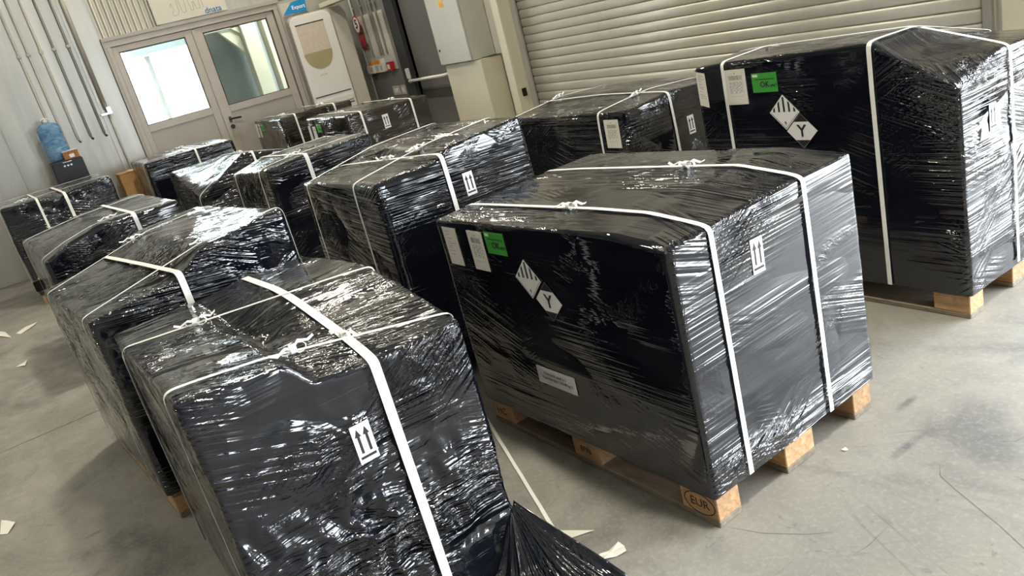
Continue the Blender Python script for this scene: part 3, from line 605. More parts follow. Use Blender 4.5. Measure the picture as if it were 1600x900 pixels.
class Load: pass
LOADS = {}
def make_load(key, label, x0, x1, y0, y1, yaw, hx, hy, hz, res=0.016, zb=0.098, seed=0, mat='film', amp=0.004, wrinkle=1.0,
              crumple=(), top_angle=0.0, tilt=0.0, detailed=False, rnd=0.02, bulge=0.008, hem=0.0, patches=(), shape=None, calm=1.0):
    L = Load(); cx, cy = (x0 + x1) / 2, (y0 + y1) / 2; lx, ly = x1 - x0, y1 - y0
    root = thing('wrapped_pallet', label, 'pallet', (cx, cy, 0), math.radians(yaw), 'pallets wrapped in black film')
    L.root = root; L.lx, L.ly = lx, ly
    L.pieces = pallet(root, lx - 0.03, ly - 0.03, detailed)
    nx, ny = max(8, int(lx / res)), max(8, int(ly / res))
    gx = np.linspace(-lx / 2, lx / 2, nx + 1); gy = np.linspace(-ly / 2, ly / 2, ny + 1)
    hx = np.array(hx) * lx - lx / 2; hy = np.array(hy) * ly - ly / 2; hz = np.array(hz, float)   # hz[j][i]
    def H(X, Y):
        rows = np.stack([np.interp(X, hx, r) for r in hz], 0)
        j = np.clip(np.searchsorted(hy, Y, side='right') - 1, 0, len(hy) - 2)
        f = np.clip((Y - hy[j]) / (hy[j + 1] - hy[j]), 0, 1); idx = np.arange(len(X))
        return rows[j, idx] * (1 - f) + rows[j + 1, idx] * f
    def Hs(X, Y):                  # softened creases, as a stretched film gives
        d = 0.018; s = 0
        for ax in (-d, 0, d):
            for ay in (-d, 0, d): s = s + H(np.clip(X + ax, -lx / 2, lx / 2), np.clip(Y + ay, -ly / 2, ly / 2))
        return s / 9
    GX, GY = np.meshgrid(gx, gy, indexing='ij'); tx, ty = GX.ravel(), GY.ravel(); tz = Hs(tx, ty)
    vid = np.arange((nx + 1) * (ny + 1)).reshape(nx + 1, ny + 1)
    quads = [np.stack([vid[:-1, :-1], vid[1:, :-1], vid[1:, 1:], vid[:-1, 1:]], -1).reshape(-1, 4)]
    loop = np.concatenate([vid[:-1, 0], vid[-1, :-1], vid[1:, -1][::-1], vid[0, 1:][::-1]])
    nz = max(8, int((tz.max() - zb) / res)); nl = len(loop); base = len(tx)
    px, py, pz = [tx], [ty], [tz]; prev = loop; lev = [np.zeros(base)]
    hemv = zb + hem * pnoise(np.stack([tx[loop] * 5 + seed, ty[loop] * 5, np.zeros(nl) + seed], 1))
    for k in range(1, nz + 1):
        t = k / nz; px.append(tx[loop]); py.append(ty[loop]); pz.append(tz[loop] * (1 - t) + hemv * t); lev.append(np.full(nl, t))
        cur = base + (k - 1) * nl + np.arange(nl)
        quads.append(np.stack([prev, cur, np.roll(cur, -1), np.roll(prev, -1)], -1)); prev = cur
    Q = np.concatenate(quads); X = np.concatenate(px); Y = np.concatenate(py); Zz = np.concatenate(pz); T = np.concatenate(lev)
    P = np.stack([X, Y, Zz], 1); side = T > 0
    hloc = np.concatenate([tz] + [tz[loop]] * nz)
    # rounded edges
    q = np.stack([np.clip(X, -lx / 2 + rnd, lx / 2 - rnd), np.clip(Y, -ly / 2 + rnd, ly / 2 - rnd), np.minimum(Zz, hloc - rnd)], 1)
    d = P - q; nd = np.linalg.norm(d, axis=1); mx = np.abs(d).max(1)
    cnt = (np.abs(d) > 1e-6).sum(1); sel = (cnt > 1) & (nd > 1e-9)
    P[sel] = q[sel] + d[sel] / nd[sel][:, None] * rnd
    # belly and film pulled in toward the hem
    f = np.where(side, np.sin(PI * np.clip(T, 0, 1)), 0) * bulge - np.where(side, smooth(0.9, 1.0, T), 0) * 0.002
    # outward directions
    out = np.zeros_like(P)
    onx = np.abs(np.abs(X) - lx / 2) < 1e-6; ony = np.abs(np.abs(Y) - ly / 2) < 1e-6
    out[:, 0] = np.where(onx, np.sign(X), 0); out[:, 1] = np.where(ony, np.sign(Y), 0)
    out[~side] = (0, 0, 1.0); bt = (~side) & (onx | ony); 
    out[bt, 0] = np.where(onx[bt], np.sign(X[bt]), 0); out[bt, 1] = np.where(ony[bt], np.sign(Y[bt]), 0)
    out /= np.linalg.norm(out, axis=1)[:, None]
    P += out * f[:, None] * np.array([1, 1, 0.0])
    if shape is not None: P = shape(P, X, Y, T, lx, ly)
    # folds: horizontal on the sides, along top_angle on the top
    S = seed * 3.7
    ca, sa = math.cos(top_angle), math.sin(top_angle)
    A_ = X * ca + Y * sa; B_ = -X * sa + Y * ca
    hxy = X + Y * 0.9
    zt = P[:, 2] + tilt * hxy
    sv = np.stack([X * 2.2 + S, Y * 2.2 + S, zt * 17], 1); sv2 = np.stack([X * 4 + S, Y * 4 - S, zt * 38 + X * 3], 1)
    tv = np.stack([A_ * 2.2 + S, B_ * 17, np.zeros_like(X) + S], 1); tv2 = np.stack([A_ * 4 - S, B_ * 40, np.zeros_like(X) + S], 1)
    fold = np.where(side, pnoise(sv) * 0.7 + pnoise(sv2) * 0.35, pnoise(tv) * 0.7 + pnoise(tv2) * 0.35)
    low = pnoise(np.stack([X * 3 + S, Y * 3, Zz * 3 - S], 1))
    msk = smooth(-0.35, 0.35, pnoise(np.stack([X * 1.9 - S, Y * 1.9, Zz * 2.4 + S], 1)))
    disp = amp * fold * (0.25 + 0.9 * msk) + amp * 1.3 * low
    edge = np.minimum(np.minimum(lx / 2 - np.abs(X), ly / 2 - np.abs(Y)) / 0.05, 1); edge = np.where(side, 1, np.clip(edge, 0.15, 1))
    disp *= edge
    wr = np.full(len(X), wrinkle) * (0.5 + 0.8 * smooth(-0.3, 0.4, pnoise(np.stack([X * 1.6 + S, Y * 1.6 - S, Zz * 2 + S], 1))))
    rim = np.where(side, np.exp(-np.abs(hloc - P[:, 2]) / 0.06), np.exp(-np.minimum(lx / 2 - np.abs(X), ly / 2 - np.abs(Y)) / 0.05))
    wr += 0.45 * wrinkle * rim * smooth(-0.1, 0.3, pnoise(np.stack([X * 4, Y * 4 + S, Zz * 4], 1)))
    wr = np.where(side & (np.abs(Y + ly / 2) < 1e-6) & (hloc - P[:, 2] > 0.03), wr * calm, wr)     # taut wall on the label side
    # wrinkled patches: (centre xyz, radii, amplitude, bump boost, direction)
    for (c, r, a, boost) in patches:
        g = np.exp(-(((P - np.array(c)) / np.array(r)) ** 2).sum(1)); wr = wr * (1 - g) + g * boost
        if a:
            wv = P * 5.0 + S; wrp = np.stack([pnoise(wv), pnoise(wv + 31.7), pnoise(wv + 77.1)], 1)
            rr = ridged(P * 4.6 + wrp * 1.2 + S) * 0.62 + ridged(P * 11 + wrp * 1.8 - S) * 0.30 + ridged(P * 27 + wrp * 2.0 - S) * 0.12
            disp += a * g * (rr - 0.55)
    P += out * disp[:, None]
    # mesh
    me = bpy.data.meshes.new('film'); me.vertices.add(len(P)); me.vertices.foreach_set('co', P.ravel())
    nf = len(Q); me.loops.add(nf * 4); me.polygons.add(nf); li = Q.ravel().astype(np.int32)
    me.loops.foreach_set('vertex_index', li); me.polygons.foreach_set('loop_start', np.arange(nf, dtype=np.int32) * 4)
    me.polygons.foreach_set('use_smooth', np.ones(nf, bool))
    uvl = me.uv_layers.new(name='UVMap')
    ft = nx * ny; isS = np.repeat(np.arange(nf) >= ft, 4)
    lxv, lyv, lzv = X[li], Y[li], P[:, 2][li]
    # side uv: run along the wall the face lies on
    fside = Q[ft:]; mcx = X[fside].mean(1); mcy = Y[fside].mean(1)
    onxf = np.abs(np.abs(X[fside]) - lx / 2).max(1) < 1e-6
    alongx = np.repeat(~onxf, 4)
    u = np.empty(len(li)); v = np.empty(len(li))
    u[~isS] = A_[li][~isS]; v[~isS] = B_[li][~isS]
    us = np.where(alongx, lxv[isS], lyv[isS] + 5.3); u[isS] = us; v[isS] = lzv[isS] + tilt * us
    uvl.data.foreach_set('uv', np.stack([u + seed * 11.3, v + seed * 5.9], 1).ravel().astype(np.float32))
    at = me.attributes.new('wrinkle', 'FLOAT', 'POINT'); at.data.foreach_set('value', wr.astype(np.float32))
    me.update(calc_edges=True); me.validate()
    L.film = link_mesh('film_wrap', me, mat, root); L.P = P; L.zb = zb
    LOADS[key] = L
    return L

def hull2(pts):
    """upper outline (clockwise from low-left to low-right) of a section"""
    pts = sorted(set((round(a, 5), round(b, 5)) for a, b in pts)); h = []
    for p in pts:
        while len(h) >= 2 and (h[-1][0] - h[-2][0]) * (p[1] - h[-2][1]) - (h[-1][1] - h[-2][1]) * (p[0] - h[-2][0]) >= 0: h.pop()
        h.append(p)
    return h
def ribbon_mesh(path, side, width, thick=0.0012, outv=None):
    """path: list of Vector; side: Vector across; makes a thin flat band"""
    bm = bmesh.new(); rows = []
    for i, p in enumerate(path):
        d = (path[min(i + 1, len(path) - 1)] - path[max(i - 1, 0)]).normalized()
        nrm = d.cross(side).normalized() * thick
        rows.append([bm.verts.new(p - side * width / 2), bm.verts.new(p + side * width / 2), bm.verts.new(p + side * width / 2 + nrm), bm.verts.new(p - side * width / 2 + nrm)])
    for a, b in zip(rows[:-1], rows[1:]):
        for k in range(4): bm.faces.new((a[k], a[(k + 1) % 4], b[(k + 1) % 4], b[k]))
    bm.faces.new(rows[0][::-1]); bm.faces.new(rows[-1])
    bmesh.ops.recalc_face_normals(bm, faces=list(bm.faces))
    return finish(bm)
def strap(L, p0, p1, width=0.016, knots=(), zend=(None, None), world=True):
    """band round the load in the vertical plane through p0 -> p1 (plan points); knots: fractions along p0->p1"""
    inv = Matrix.Rotation(-L.root.rotation_euler.z, 3, 'Z')
    a, b = [inv @ (Vector((p[0], p[1], 0)) - L.root.location) for p in (p0, p1)]
    d = (b - a).normalized(); s = Vector((0, 0, 1)).cross(d)
    P = L.P; rel = P[:, :2] - np.array(a[:2]); al = rel @ np.array(d[:2]); off = rel @ np.array(s[:2])
    sel = np.abs(off) < max(0.012, width * 0.7)
    h = hull2(zip(al[sel], P[sel, 2]))
    lo, hi = h[0][0], h[-1][0]
    def leg(end, zz): return [(end, zz)] if zz is not None else [(end, L.zb + 0.03)]
    # keep the outline from the highest point of either wall
    left = [p for p in h]; xs0 = min(p[0] for p in h); xs1 = max(p[0] for p in h)
    path = [(xs0, zend[0] if zend[0] is not None else 0.12)] + [p for p in h if p[1] > 0.14] + [(xs1, zend[1] if zend[1] is not None else 0.12)]
    if path[0][1] > path[1][1]: path = path[1:]
    # resample
    pts = []
    for (u0, z0), (u1, z1) in zip(path[:-1], path[1:]):
        l = math.hypot(u1 - u0, z1 - z0); n = max(1, int(l / 0.03))
        for k in range(n): pts.append((u0 + (u1 - u0) * k / n, z0 + (z1 - z0) * k / n))
    pts.append(path[-1]); arr = np.array(pts); sm = arr.copy()
    for _ in range(2): sm[1:-1] = sm[1:-1] * 0.6 + (sm[:-2] + sm[2:]) * 0.2
    tang = np.gradient(sm, axis=0); tang /= np.linalg.norm(tang, axis=1)[:, None] + 1e-9
    nrm = np.stack([-tang[:, 1], tang[:, 0]], 1); sm = sm + nrm * 0.0045
    V = [Vector((a.x + d.x * u, a.y + d.y * u, z)) for u, z in sm]
    so = link_mesh('strap', ribbon_mesh(V, s, width), 'strap', L.root)
    ln = (b - a).length
    for kf in knots:
        u = kf * ln; i = int(np.argmin(np.abs(sm[:, 0] - u) + (sm[:, 1] < sm[:, 1].max() - 0.25) * 10)); c = V[i]
        knot(so, c, d, s, random.Random(int(kf * 1000) + len(L.P)))
    return so
def knot(parent, c, d, s, rr):
    bm = bmesh.new(); up = Vector((0, 0, 1))
    def band(pts, w, side):
        rows = []
        for p in pts: rows.append((bm.verts.new(p - side * w / 2), bm.verts.new(p + side * w / 2)))
        for r0, r1 in zip(rows[:-1], rows[1:]): bm.faces.new((r0[0], r0[1], r1[1], r1[0]))
    # two loops, a wrap and two loose tails
    for sg in (-1, 1):
        pts = [c + d * (sg * 0.034 * (1 - math.cos(t)) / 2) + up * (0.005 + 0.011 * math.sin(t)) + s * (0.005 * sg * math.sin(t)) for t in np.linspace(0, 2 * PI * 0.95, 9)]
        band(pts, 0.009, s)
        e = c + d * sg * 0.045 + s * (0.018 * sg) + up * 0.008
        band([c + up * 0.006, c + d * sg * 0.02 + s * 0.012 * sg + up * 0.018, e, e + d * sg * 0.018 + up * (rr.uniform(-0.004, 0.012))], 0.009, (s * 0.8 + up * 0.4).normalized())
    band([c + s * 0.012 * math.cos(t) + up * (0.006 + 0.011 * math.sin(t)) for t in np.linspace(0, 2 * PI, 11)], 0.016, d)
    o = link_mesh('knot', finish(bm), 'strap', parent)
    md = o.modifiers.new('thickness', 'SOLIDIFY'); md.thickness = 0.0012
    return o
def face_frame(L, face, u, z, w, h):
    """plane lying on the film round (u,z) on wall '-y' or '+x' (local): returns matrix with x right, y up, z out"""
    P = L.P; lx, ly = L.lx, L.ly
    if face == '-y': sel = (np.abs(P[:, 0] - u) < w * .55 + .01) & (np.abs(P[:, 2] - z) < h * .55 + .01) & (P[:, 1] < -ly / 2 + 0.12); A = np.stack([P[sel, 0] - u, P[sel, 2] - z, np.ones(sel.sum())], 1); t = -P[sel, 1]
    else: sel = (np.abs(P[:, 1] - u) < w * .55 + .01) & (np.abs(P[:, 2] - z) < h * .55 + .01) & (P[:, 0] > lx / 2 - 0.12); A = np.stack([P[sel, 1] - u, P[sel, 2] - z, np.ones(sel.sum())], 1); t = P[sel, 0]
    co = np.linalg.lstsq(A, t, rcond=None)[0]; r = (t - A @ co).max()
    if face == '-y':
        xv = Vector((1, -co[0], 0)).normalized(); yv = Vector((0, -co[1], 1)); c = Vector((u, -(co[2] + r + 0.001), z))
    else:
        xv = Vector((co[0], 1, 0)).normalized(); yv = Vector((co[1], 0, 1)); c = Vector((co[2] + r + 0.001, u, z))
    yv = (yv - xv * xv.dot(yv)).normalized(); zv = xv.cross(yv)
    mt = Matrix.Identity(4)
    for i in range(3): mt[i][0] = xv[i]; mt[i][1] = yv[i]; mt[i][2] = zv[i]; mt[i][3] = c[i]
    return mt
def flat(name, rects, mat, parent, z=0.0, mw=None, thick=0.0006):
    bm = bmesh.new()
    for x0, x1, y0, y1 in rects: box_bm(bm, x0, x1, y0, y1, z, z + thick)
    o = link_mesh(name, finish(bm), mat, parent)
    if mw is not None: o.matrix_local = mw
    return o
def poly(name, polys, mat, parent, z=0.0, mw=None, thick=0.0006):
    bm = bmesh.new()
    for pts in polys:
        a = [bm.verts.new((x, y, z)) for x, y in pts]; b = [bm.verts.new((x, y, z + thick)) for x, y in pts]; n = len(pts)
        bm.faces.new(a[::-1]); bm.faces.new(b)
        for i in range(n): bm.faces.new((a[i], a[(i + 1) % n], b[(i + 1) % n], b[i]))
    bmesh.ops.recalc_face_normals(bm, faces=list(bm.faces))
    o = link_mesh(name, finish(bm), mat, parent)
    if mw is not None: o.matrix_local = mw
    return o
def rotm(mw, a): return mw @ Matrix.Rotation(a, 4, 'Z')
def local(L, x, y, z=0):
    return Matrix.Rotation(-L.root.rotation_euler.z, 3, 'Z') @ (Vector((x, y, z)) - Vector((L.root.location.x, L.root.location.y, 0)))
def arrow_label(L, y, z, a=0.0, s=1.0):
    """white label with two up arrows over a bar, on the +x face (world y, z)"""
    u = local(L, L.root.location.x + L.lx / 2, y).y; w, h = 0.052 * s, 0.105 * s
    mw = rotm(face_frame(L, '+x', u, z, w, h), a)
    lb = flat('arrow_label', [(-w / 2, w / 2, -h / 2, h / 2)], 'paper_white', L.root, 0, mw); lb['label'] = 'white label with two black up arrows'
    k = s
    pr = []
    for cx in (-0.011 * k, 0.011 * k):
        pr.append([(cx - 0.0035 * k, -0.026 * k), (cx + 0.0035 * k, -0.026 * k), (cx + 0.0035 * k, 0.02 * k), (cx + 0.0085 * k, 0.02 * k), (cx, 0.041 * k), (cx - 0.0085 * k, 0.02 * k), (cx - 0.0035 * k, 0.02 * k)])
    pr.append([(-0.021 * k, -0.041 * k), (0.021 * k, -0.041 * k), (0.021 * k, -0.034 * k), (-0.021 * k, -0.034 * k)])
    poly('arrow_print', pr, 'ink', lb, 0.0006, None, 0.0005)
    return lb
def doc_label(L, x, z, w, h, a, kind, rs):
    u = local(L, x, L.root.location.y - L.ly / 2).x
    mw = rotm(face_frame(L, '-y', u, z, w, h), a)
    lb = flat('document_label' if kind != 'ok' else 'approval_label', [(-w / 2, w / 2, -h / 2, h / 2)], 'green' if kind == 'ok' else 'paper', L.root, 0, mw)
    if kind == 'list':
        r = []; yy = h * 0.40
        while yy > -h * 0.28:
            l = rs.uniform(0.15, 0.62) * w; r.append((-w * 0.28, -w * 0.28 + l, yy, yy + 0.0016)); yy -= rs.choice((0.007, 0.009, 0.014))
        flat('printed_lines', r, 'ink_grey', lb, 0.0006, None, 0.0003)
    elif kind == 'barcode':
        r = []; xx = -w * 0.3
        while xx < w * 0.3:
            b = rs.choice((0.001, 0.0016, 0.0026)); r.append((xx, xx + b, h * 0.2, h * 0.33)); xx += b + rs.choice((0.0012, 0.002, 0.003))
        r += [(w * 0.33, w * 0.335, -h * 0.25, h * 0.43), (-w * 0.3, w * 0.33, -h * 0.27, -h * 0.265)]
        for k in range(9):
            yy = h * 0.13 - k * h * 0.037
            xx = -w * 0.3
            while xx < w * 0.25:
                l = rs.uniform(0.006, 0.02); r.append((xx, min(xx + l, w * 0.3), yy, yy + 0.002)); xx += l + rs.uniform(0.004, 0.012)
        r += [(-w * 0.02, w * 0.02, h * 0.37, h * 0.41), (-w * 0.22, -w * 0.05, h * 0.365, h * 0.37)]
        flat('printed_barcode', r, 'ink_grey', lb, 0.0006, None, 0.0003)
    else:
        flat('sticker_patch', [(-w * 0.45, -w * 0.25, h * 0.3, h * 0.43)], 'paper', lb, 0.0006, None, 0.0003)
        link_mesh('lettering', text_mesh('SECURITY CHECKED', h * 0.095, 0.0002), 'ink_green', lb, (0, h * 0.18, 0.001)) if False else flat('printed_line', [(-w * 0.36 + i * w * 0.045, -w * 0.36 + i * w * 0.045 + w * 0.035, h * 0.15, h * 0.205) for i in range(17)], 'ink_green', lb, 0.0006, None, 0.0003)
        link_mesh('lettering', text_mesh('OK', h * 0.40, 0.0003, 1.0, 0.022), 'ink', lb, (0.0, -h * 0.10, 0.0011))
        hw = []
        for (a0, b0), (a1, b1) in (((0.22, -0.12), (0.26, -0.22)), ((0.26, -0.22), (0.31, -0.1)), ((0.31, -0.1), (0.33, -0.22)), ((0.33, -0.22), (0.39, -0.12)), ((0.34, -0.17), (0.41, -0.24)), ((0.40, -0.10), (0.47, -0.12)), ((0.47, -0.12), (0.46, -0.2))):
            dx, dy = (a1 - a0) * w, (b1 - b0) * h; l = math.hypot(dx, dy); nx_, ny_ = -dy / l * 0.0017, dx / l * 0.0017
            hw.append([(a0 * w - nx_, b0 * h - ny_), (a1 * w - nx_, b1 * h - ny_), (a1 * w + nx_, b1 * h + ny_), (a0 * w + nx_, b0 * h + ny_)])
        poly('handwriting', hw, 'ink', lb, 0.0006, None, 0.0004)
    return lb
def hazard_labels(L, x, z, r, x2, z2):
    """class 9 diamond (stripes above, 9 below) and the black diamond with the white Y hexagon; r = half diagonal"""
    f = lambda xx: local(L, xx, L.root.location.y - L.ly / 2).x
    mw = face_frame(L, '-y', f(x), z, 2 * r, 2 * r)
    D = lambda k: [(0, -k), (k, 0), (0, k), (-k, 0)]
    lb = poly('hazard_diamond', [D(r)], 'paper_white', L.root, 0, mw); lb['label'] = 'white diamond with black vertical stripes'
    st = []
    for i in range(-2, 3):
        c = i * r * 0.34; w = r * 0.062
        tp = lambda q: r * 0.93 - abs(q)
        st.append([(c - w, r * 0.03), (c + w, r * 0.03), (c + w, max(tp(c + w), r * 0.05)), (c - w, max(tp(c - w), r * 0.05))])
    poly('stripe_print', st, 'ink', lb, 0.0006, None, 0.0004)
    bl = []
    k0, k1 = r * 0.93, r * 0.90
    for s in (-1, 1): bl.append([(0, -k0), (s * k0, 0), (s * k1, 0), (0, -k1)])
    poly('border_print', bl, 'ink', lb, 0.0006, None, 0.0004)
    link_mesh('class_numeral', text_mesh('9', r * 0.3, 0.0003), 'ink', lb, (0, -r * 0.63, 0.001))
    mw = face_frame(L, '-y', f(x2), z2, 2 * r, 2 * r); mw = mw @ Matrix.Translation((0, 0, 0.001))
    lb = poly('limited_quantity_diamond', [D(r)], 'grey_clear', L.root, 0, mw); lb['label'] = 'black diamond with white hexagon and letter Y'
    ed = []
    for (a, b) in ((0, 1), (1, 2), (2, 3), (3, 0)):
        p, q = D(r * 0.995)[a], D(r * 0.995)[b]; p2, q2 = D(r * 0.97)[a], D(r * 0.97)[b]; ed.append([p, q, q2, p2])
    poly('border_print', ed, 'grey_line', lb, 0.0006, None, 0.0003)
    hx_ = r * 0.52
    poly('white_hexagon', [[(-r * 0.97, 0), (-r * 0.46, -hx_), (r * 0.46, -hx_), (r * 0.97, 0), (r * 0.46, hx_), (-r * 0.46, hx_)]], 'paper_white', lb, 0.0008, None, 0.0004)
    link_mesh('letter', text_mesh('Y', r * 0.95, 0.0004, 1.0, 0.015), 'ink', lb, (0, -r * 0.02, 0.0018))

rs = random.Random(3)
# ---- L1: the tall clean one in the middle right
cc, sn = math.cos(math.radians(1.37)), math.sin(math.radians(1.37))
c1x, c1y = -0.6 * cc - 0.4 * sn, -0.6 * sn + 0.4 * cc
L1 = make_load('L1', 'black wrapped pallet in the middle right with EUR block and overpack label', c1x - 0.61, c1x + 0.61, c1y - 0.41, c1y + 0.41, 1.37,
    (0, 0.5, 0.82, 1), (0, 0.5, 1), [[0.885, 0.905, 0.915, 0.893], [0.895, 0.925, 0.935, 0.905], [0.893, 0.91, 0.92, 0.9]],
    res=0.011, seed=1, amp=0.0032, wrinkle=0.75, top_angle=0.05, detailed=True, bulge=0.0, hem=0.005, zb=0.112, rnd=0.013, calm=0.42,
    patches=[((0.62, -0.02, 0.87), (0.12, 0.22, 0.10), 0.0, 2.2), ((0.62, 0.36, 0.78), (0.1, 0.12, 0.18), 0.0, 1.8), ((0.62, 0, 0.15), (0.1, 0.5, 0.06), 0.004, 2.2), ((-0.3, 0.0, 0.92), (0.3, 0.3, 0.1), 0, 0.5), ((0.1, -0.42, 0.55), (0.4, 0.05, 0.3), 0, 0.35)])
strap(L1, (-1.3, 0.115), (0.1, 0.15), 0.019, (0.52,)); strap(L1, (-1.3, 0.52), (0.1, 0.555), 0.019, (0.62,))
doc_label(L1, -1.115, 0.788, 0.095, 0.15, 0.0, 'list', rs); doc_label(L1, -0.938, 0.789, 0.098, 0.15, 0.0, 'barcode', rs); doc_label(L1, -0.812, 0.829, 0.118, 0.081, 0.0, 'ok', rs)
hazard_labels(L1, -0.668, 0.717, 0.071, -0.577, 0.650)
u = local(L1, -0.65, c1y - 0.41).x; mw = face_frame(L1, '-y', u, 0.34, 0.215, 0.068)
lb = flat('overpack_label', [(-0.108, 0.108, -0.034, 0.034)], 'paper_white', L1.root, 0, mw)
link_mesh('lettering', text_mesh('Overpack used x 1', 0.0165, 0.0002), 'ink', lb, (-0.005, 0.011, 0.0012)); link_mesh('lettering', text_mesh('Total Net Qty 1,213.00 kg G', 0.0145, 0.0002), 'ink', lb, (0.004, -0.007, 0.0012))
arrow_label(L1, 0.322, 0.75, -0.03)
def stamp(L, txt, lx, size, ring=False):
    o = link_mesh('burnt_stamp', text_mesh(txt, size, 0.0004), 'burn', L.root, (lx, -L.ly / 2 + 0.015 - 0.0006, 0.062), (PI / 2, 0, 0))
    if ring:
        R0, R1 = 0.062, 0.058
        poly('stamp_ring', [[(R0 * math.cos(a), 0.62 * R0 * math.sin(a)), (R0 * math.cos(b), 0.62 * R0 * math.sin(b)), (R1 * math.cos(b), 0.6 * R1 * math.sin(b)), (R1 * math.cos(a), 0.6 * R1 * math.sin(a))] for a, b in [(2 * PI * k / 24, 2 * PI * (k + 1) / 24) for k in range(24)]], 'burn', o, 0.0, None, 0.0004)
stamp(L1, 'EUR', 0.6 - 0.075, 0.042, True); stamp(L1, 'HC', -0.6 + 0.07, 0.045); stamp(L1, 'EPAL', 0.0, 0.03)

# ---- L2: slack crumpled one in the foreground
L2 = make_load('L2', 'slack crumpled black wrapped pallet in the left foreground with broad white strap', -1.56, -0.355, -1.192, -0.455, 0,
    (0, 0.35, 0.5, 0.75, 1), (0, 0.36, 0.41, 0.6, 1), [[0.845, 0.87, 0.89, 0.918, 0.935], [0.85, 0.865, 0.87, 0.90, 0.913], [0.845, 0.83, 0.835, 0.845, 0.84], [0.86, 0.885, 0.885, 0.86, 0.822], [0.86, 0.90, 0.91, 0.875, 0.82]],
    res=0.0088, seed=2, amp=0.0042, wrinkle=1.1, top_angle=1.4, detailed=True, hem=0.01, zb=0.018, bulge=0.0, rnd=0.014,
    patches=[((0.60, -0.05, 0.42), (0.15, 0.34, 0.20), 0.026, 1.5), ((0.60, 0.15, 0.22), (0.15, 0.3, 0.16), 0.02, 1.5), ((0.60, 0.2, 0.76), (0.1, 0.2, 0.1), 0.002, 2.3), ((0.1, -0.05, 0.88), (0.2, 0.1, 0.1), 0.02, 2.0), ((0.3, -0.24, 0.92), (0.3, 0.1, 0.06), 0, 0.45), ((0.6, -0.28, 0.78), (0.1, 0.14, 0.16), 0.002, 0.6)])
strap(L2, (-0.47, -1.3), (-0.395, -0.3), 0.013, (0.42,)); strap(L2, (-1.30, -1.3), (-0.83, -0.35), 0.013, (0.33,))
strap(L2, (-1.65, -0.70), (-0.3, -0.725), 0.027, (0.83,))
arrow_label(L2, -0.815, 0.63, 0.0, 1.05)
# film tail trailing on the floor from the front right foot of L2
bm = bmesh.new(); na, nb = 150, 34; rows = []      # fan of folds from the corner (i round the fan, j outward)
for i in range(na + 1):
    s_ = i / na; row = []
    A0 = Vector((-0.357 + 0.008 * s_, -0.452 - 0.03 * s_, 0.225 - 0.04 * s_))
    E0 = Vector((-0.06, -0.318, 0.004)) * (1 - s_) ** 2 + Vector((0.12, -0.56, 0.004)) * (2 * s_ * (1 - s_)) + Vector((-0.335, -0.66, 0.02)) * s_ ** 2
    for j in range(nb + 1):
        t = j / nb; p = A0.lerp(E0, t)
        sag = 0.10 * math.sin(PI * t) * min(1.0, 3 * s_) * (1 - 0.6 * s_)
        fold = (0.020 * abs(math.sin(s_ * 30 + 1.5 * t)) + 0.010 * math.sin(s_ * 71 + 2.2 * t) + 0.004 * math.sin(s_ * 160)) * t ** 0.7 * (1 - 0.35 * t) * (1 - 0.5 * s_)
        row.append(bm.verts.new((p.x, p.y, max(p.z - sag + fold, 0.003))))
    rows.append(row)
for i in range(na):
    for j in range(nb): f = bm.faces.new((rows[i][j], rows[i][j + 1], rows[i + 1][j + 1], rows[i + 1][j])); f.smooth = True
bmesh.ops.recalc_face_normals(bm, faces=list(bm.faces))
tail_me = finish(bm); tail_me.uv_layers.new(name='UVMap'); at = tail_me.attributes.new('wrinkle', 'FLOAT', 'POINT'); at.data.foreach_set('value', np.full(len(tail_me.vertices), 0.3, np.float32))
uvd = tail_me.uv_layers[0].data
for lp in tail_me.loops:
    i, j = divmod(lp.vertex_index, nb + 1); uvd[lp.index].uv = (j / nb * 0.5, i / na * 0.5)
to = link_mesh('film_tail', tail_me, 'film', L2.root, tuple(-Vector(L2.root.location)))
md = to.modifiers.new('thickness', 'SOLIDIFY'); md.thickness = 0.001

# ---- L3
L3 = make_load('L3', 'black wrapped pallet with raised right half behind the foreground one, left row', -2.955, -1.745, -1.285, -0.455, 4.0,
    (0, 0.5, 1), (0, 0.25, 0.42, 0.58, 1), [[0.845, 0.86, 0.878], [0.87, 0.885, 0.895], [0.90, 0.905, 0.91], [0.965, 0.985, 0.995], [0.985, 1.01, 1.03]],
    res=0.012, seed=3, amp=0.005, wrinkle=1.25, top_angle=0.7, detailed=True, hem=0.02, zb=0.118, tilt=0.12, bulge=0.0,
    patches=[((0.6, -0.2, 0.82), (0.15, 0.2, 0.08), 0.012, 1.9), ((0.2, -0.05, 0.93), (0.5, 0.12, 0.06), 0.02, 1.8), ((0.6, 0.25, 0.95), (0.1, 0.2, 0.06), 0.006, 2.0), ((0.6, 0.25, 0.6), (0.1, 0.2, 0.2), 0, 0.4), ((0, -0.41, 0.6), (0.6, 0.06, 0.3), 0.008, 1.5)])
strap(L3, (-2.78, -1.45), (-2.72, -0.3), 0.012, (0.5,)); strap(L3, (-1.86, -1.4), (-1.80, -0.3), 0.012, (0.6,)); strap(L3, (-3.0, -1.02), (-1.6, -0.87), 0.026)

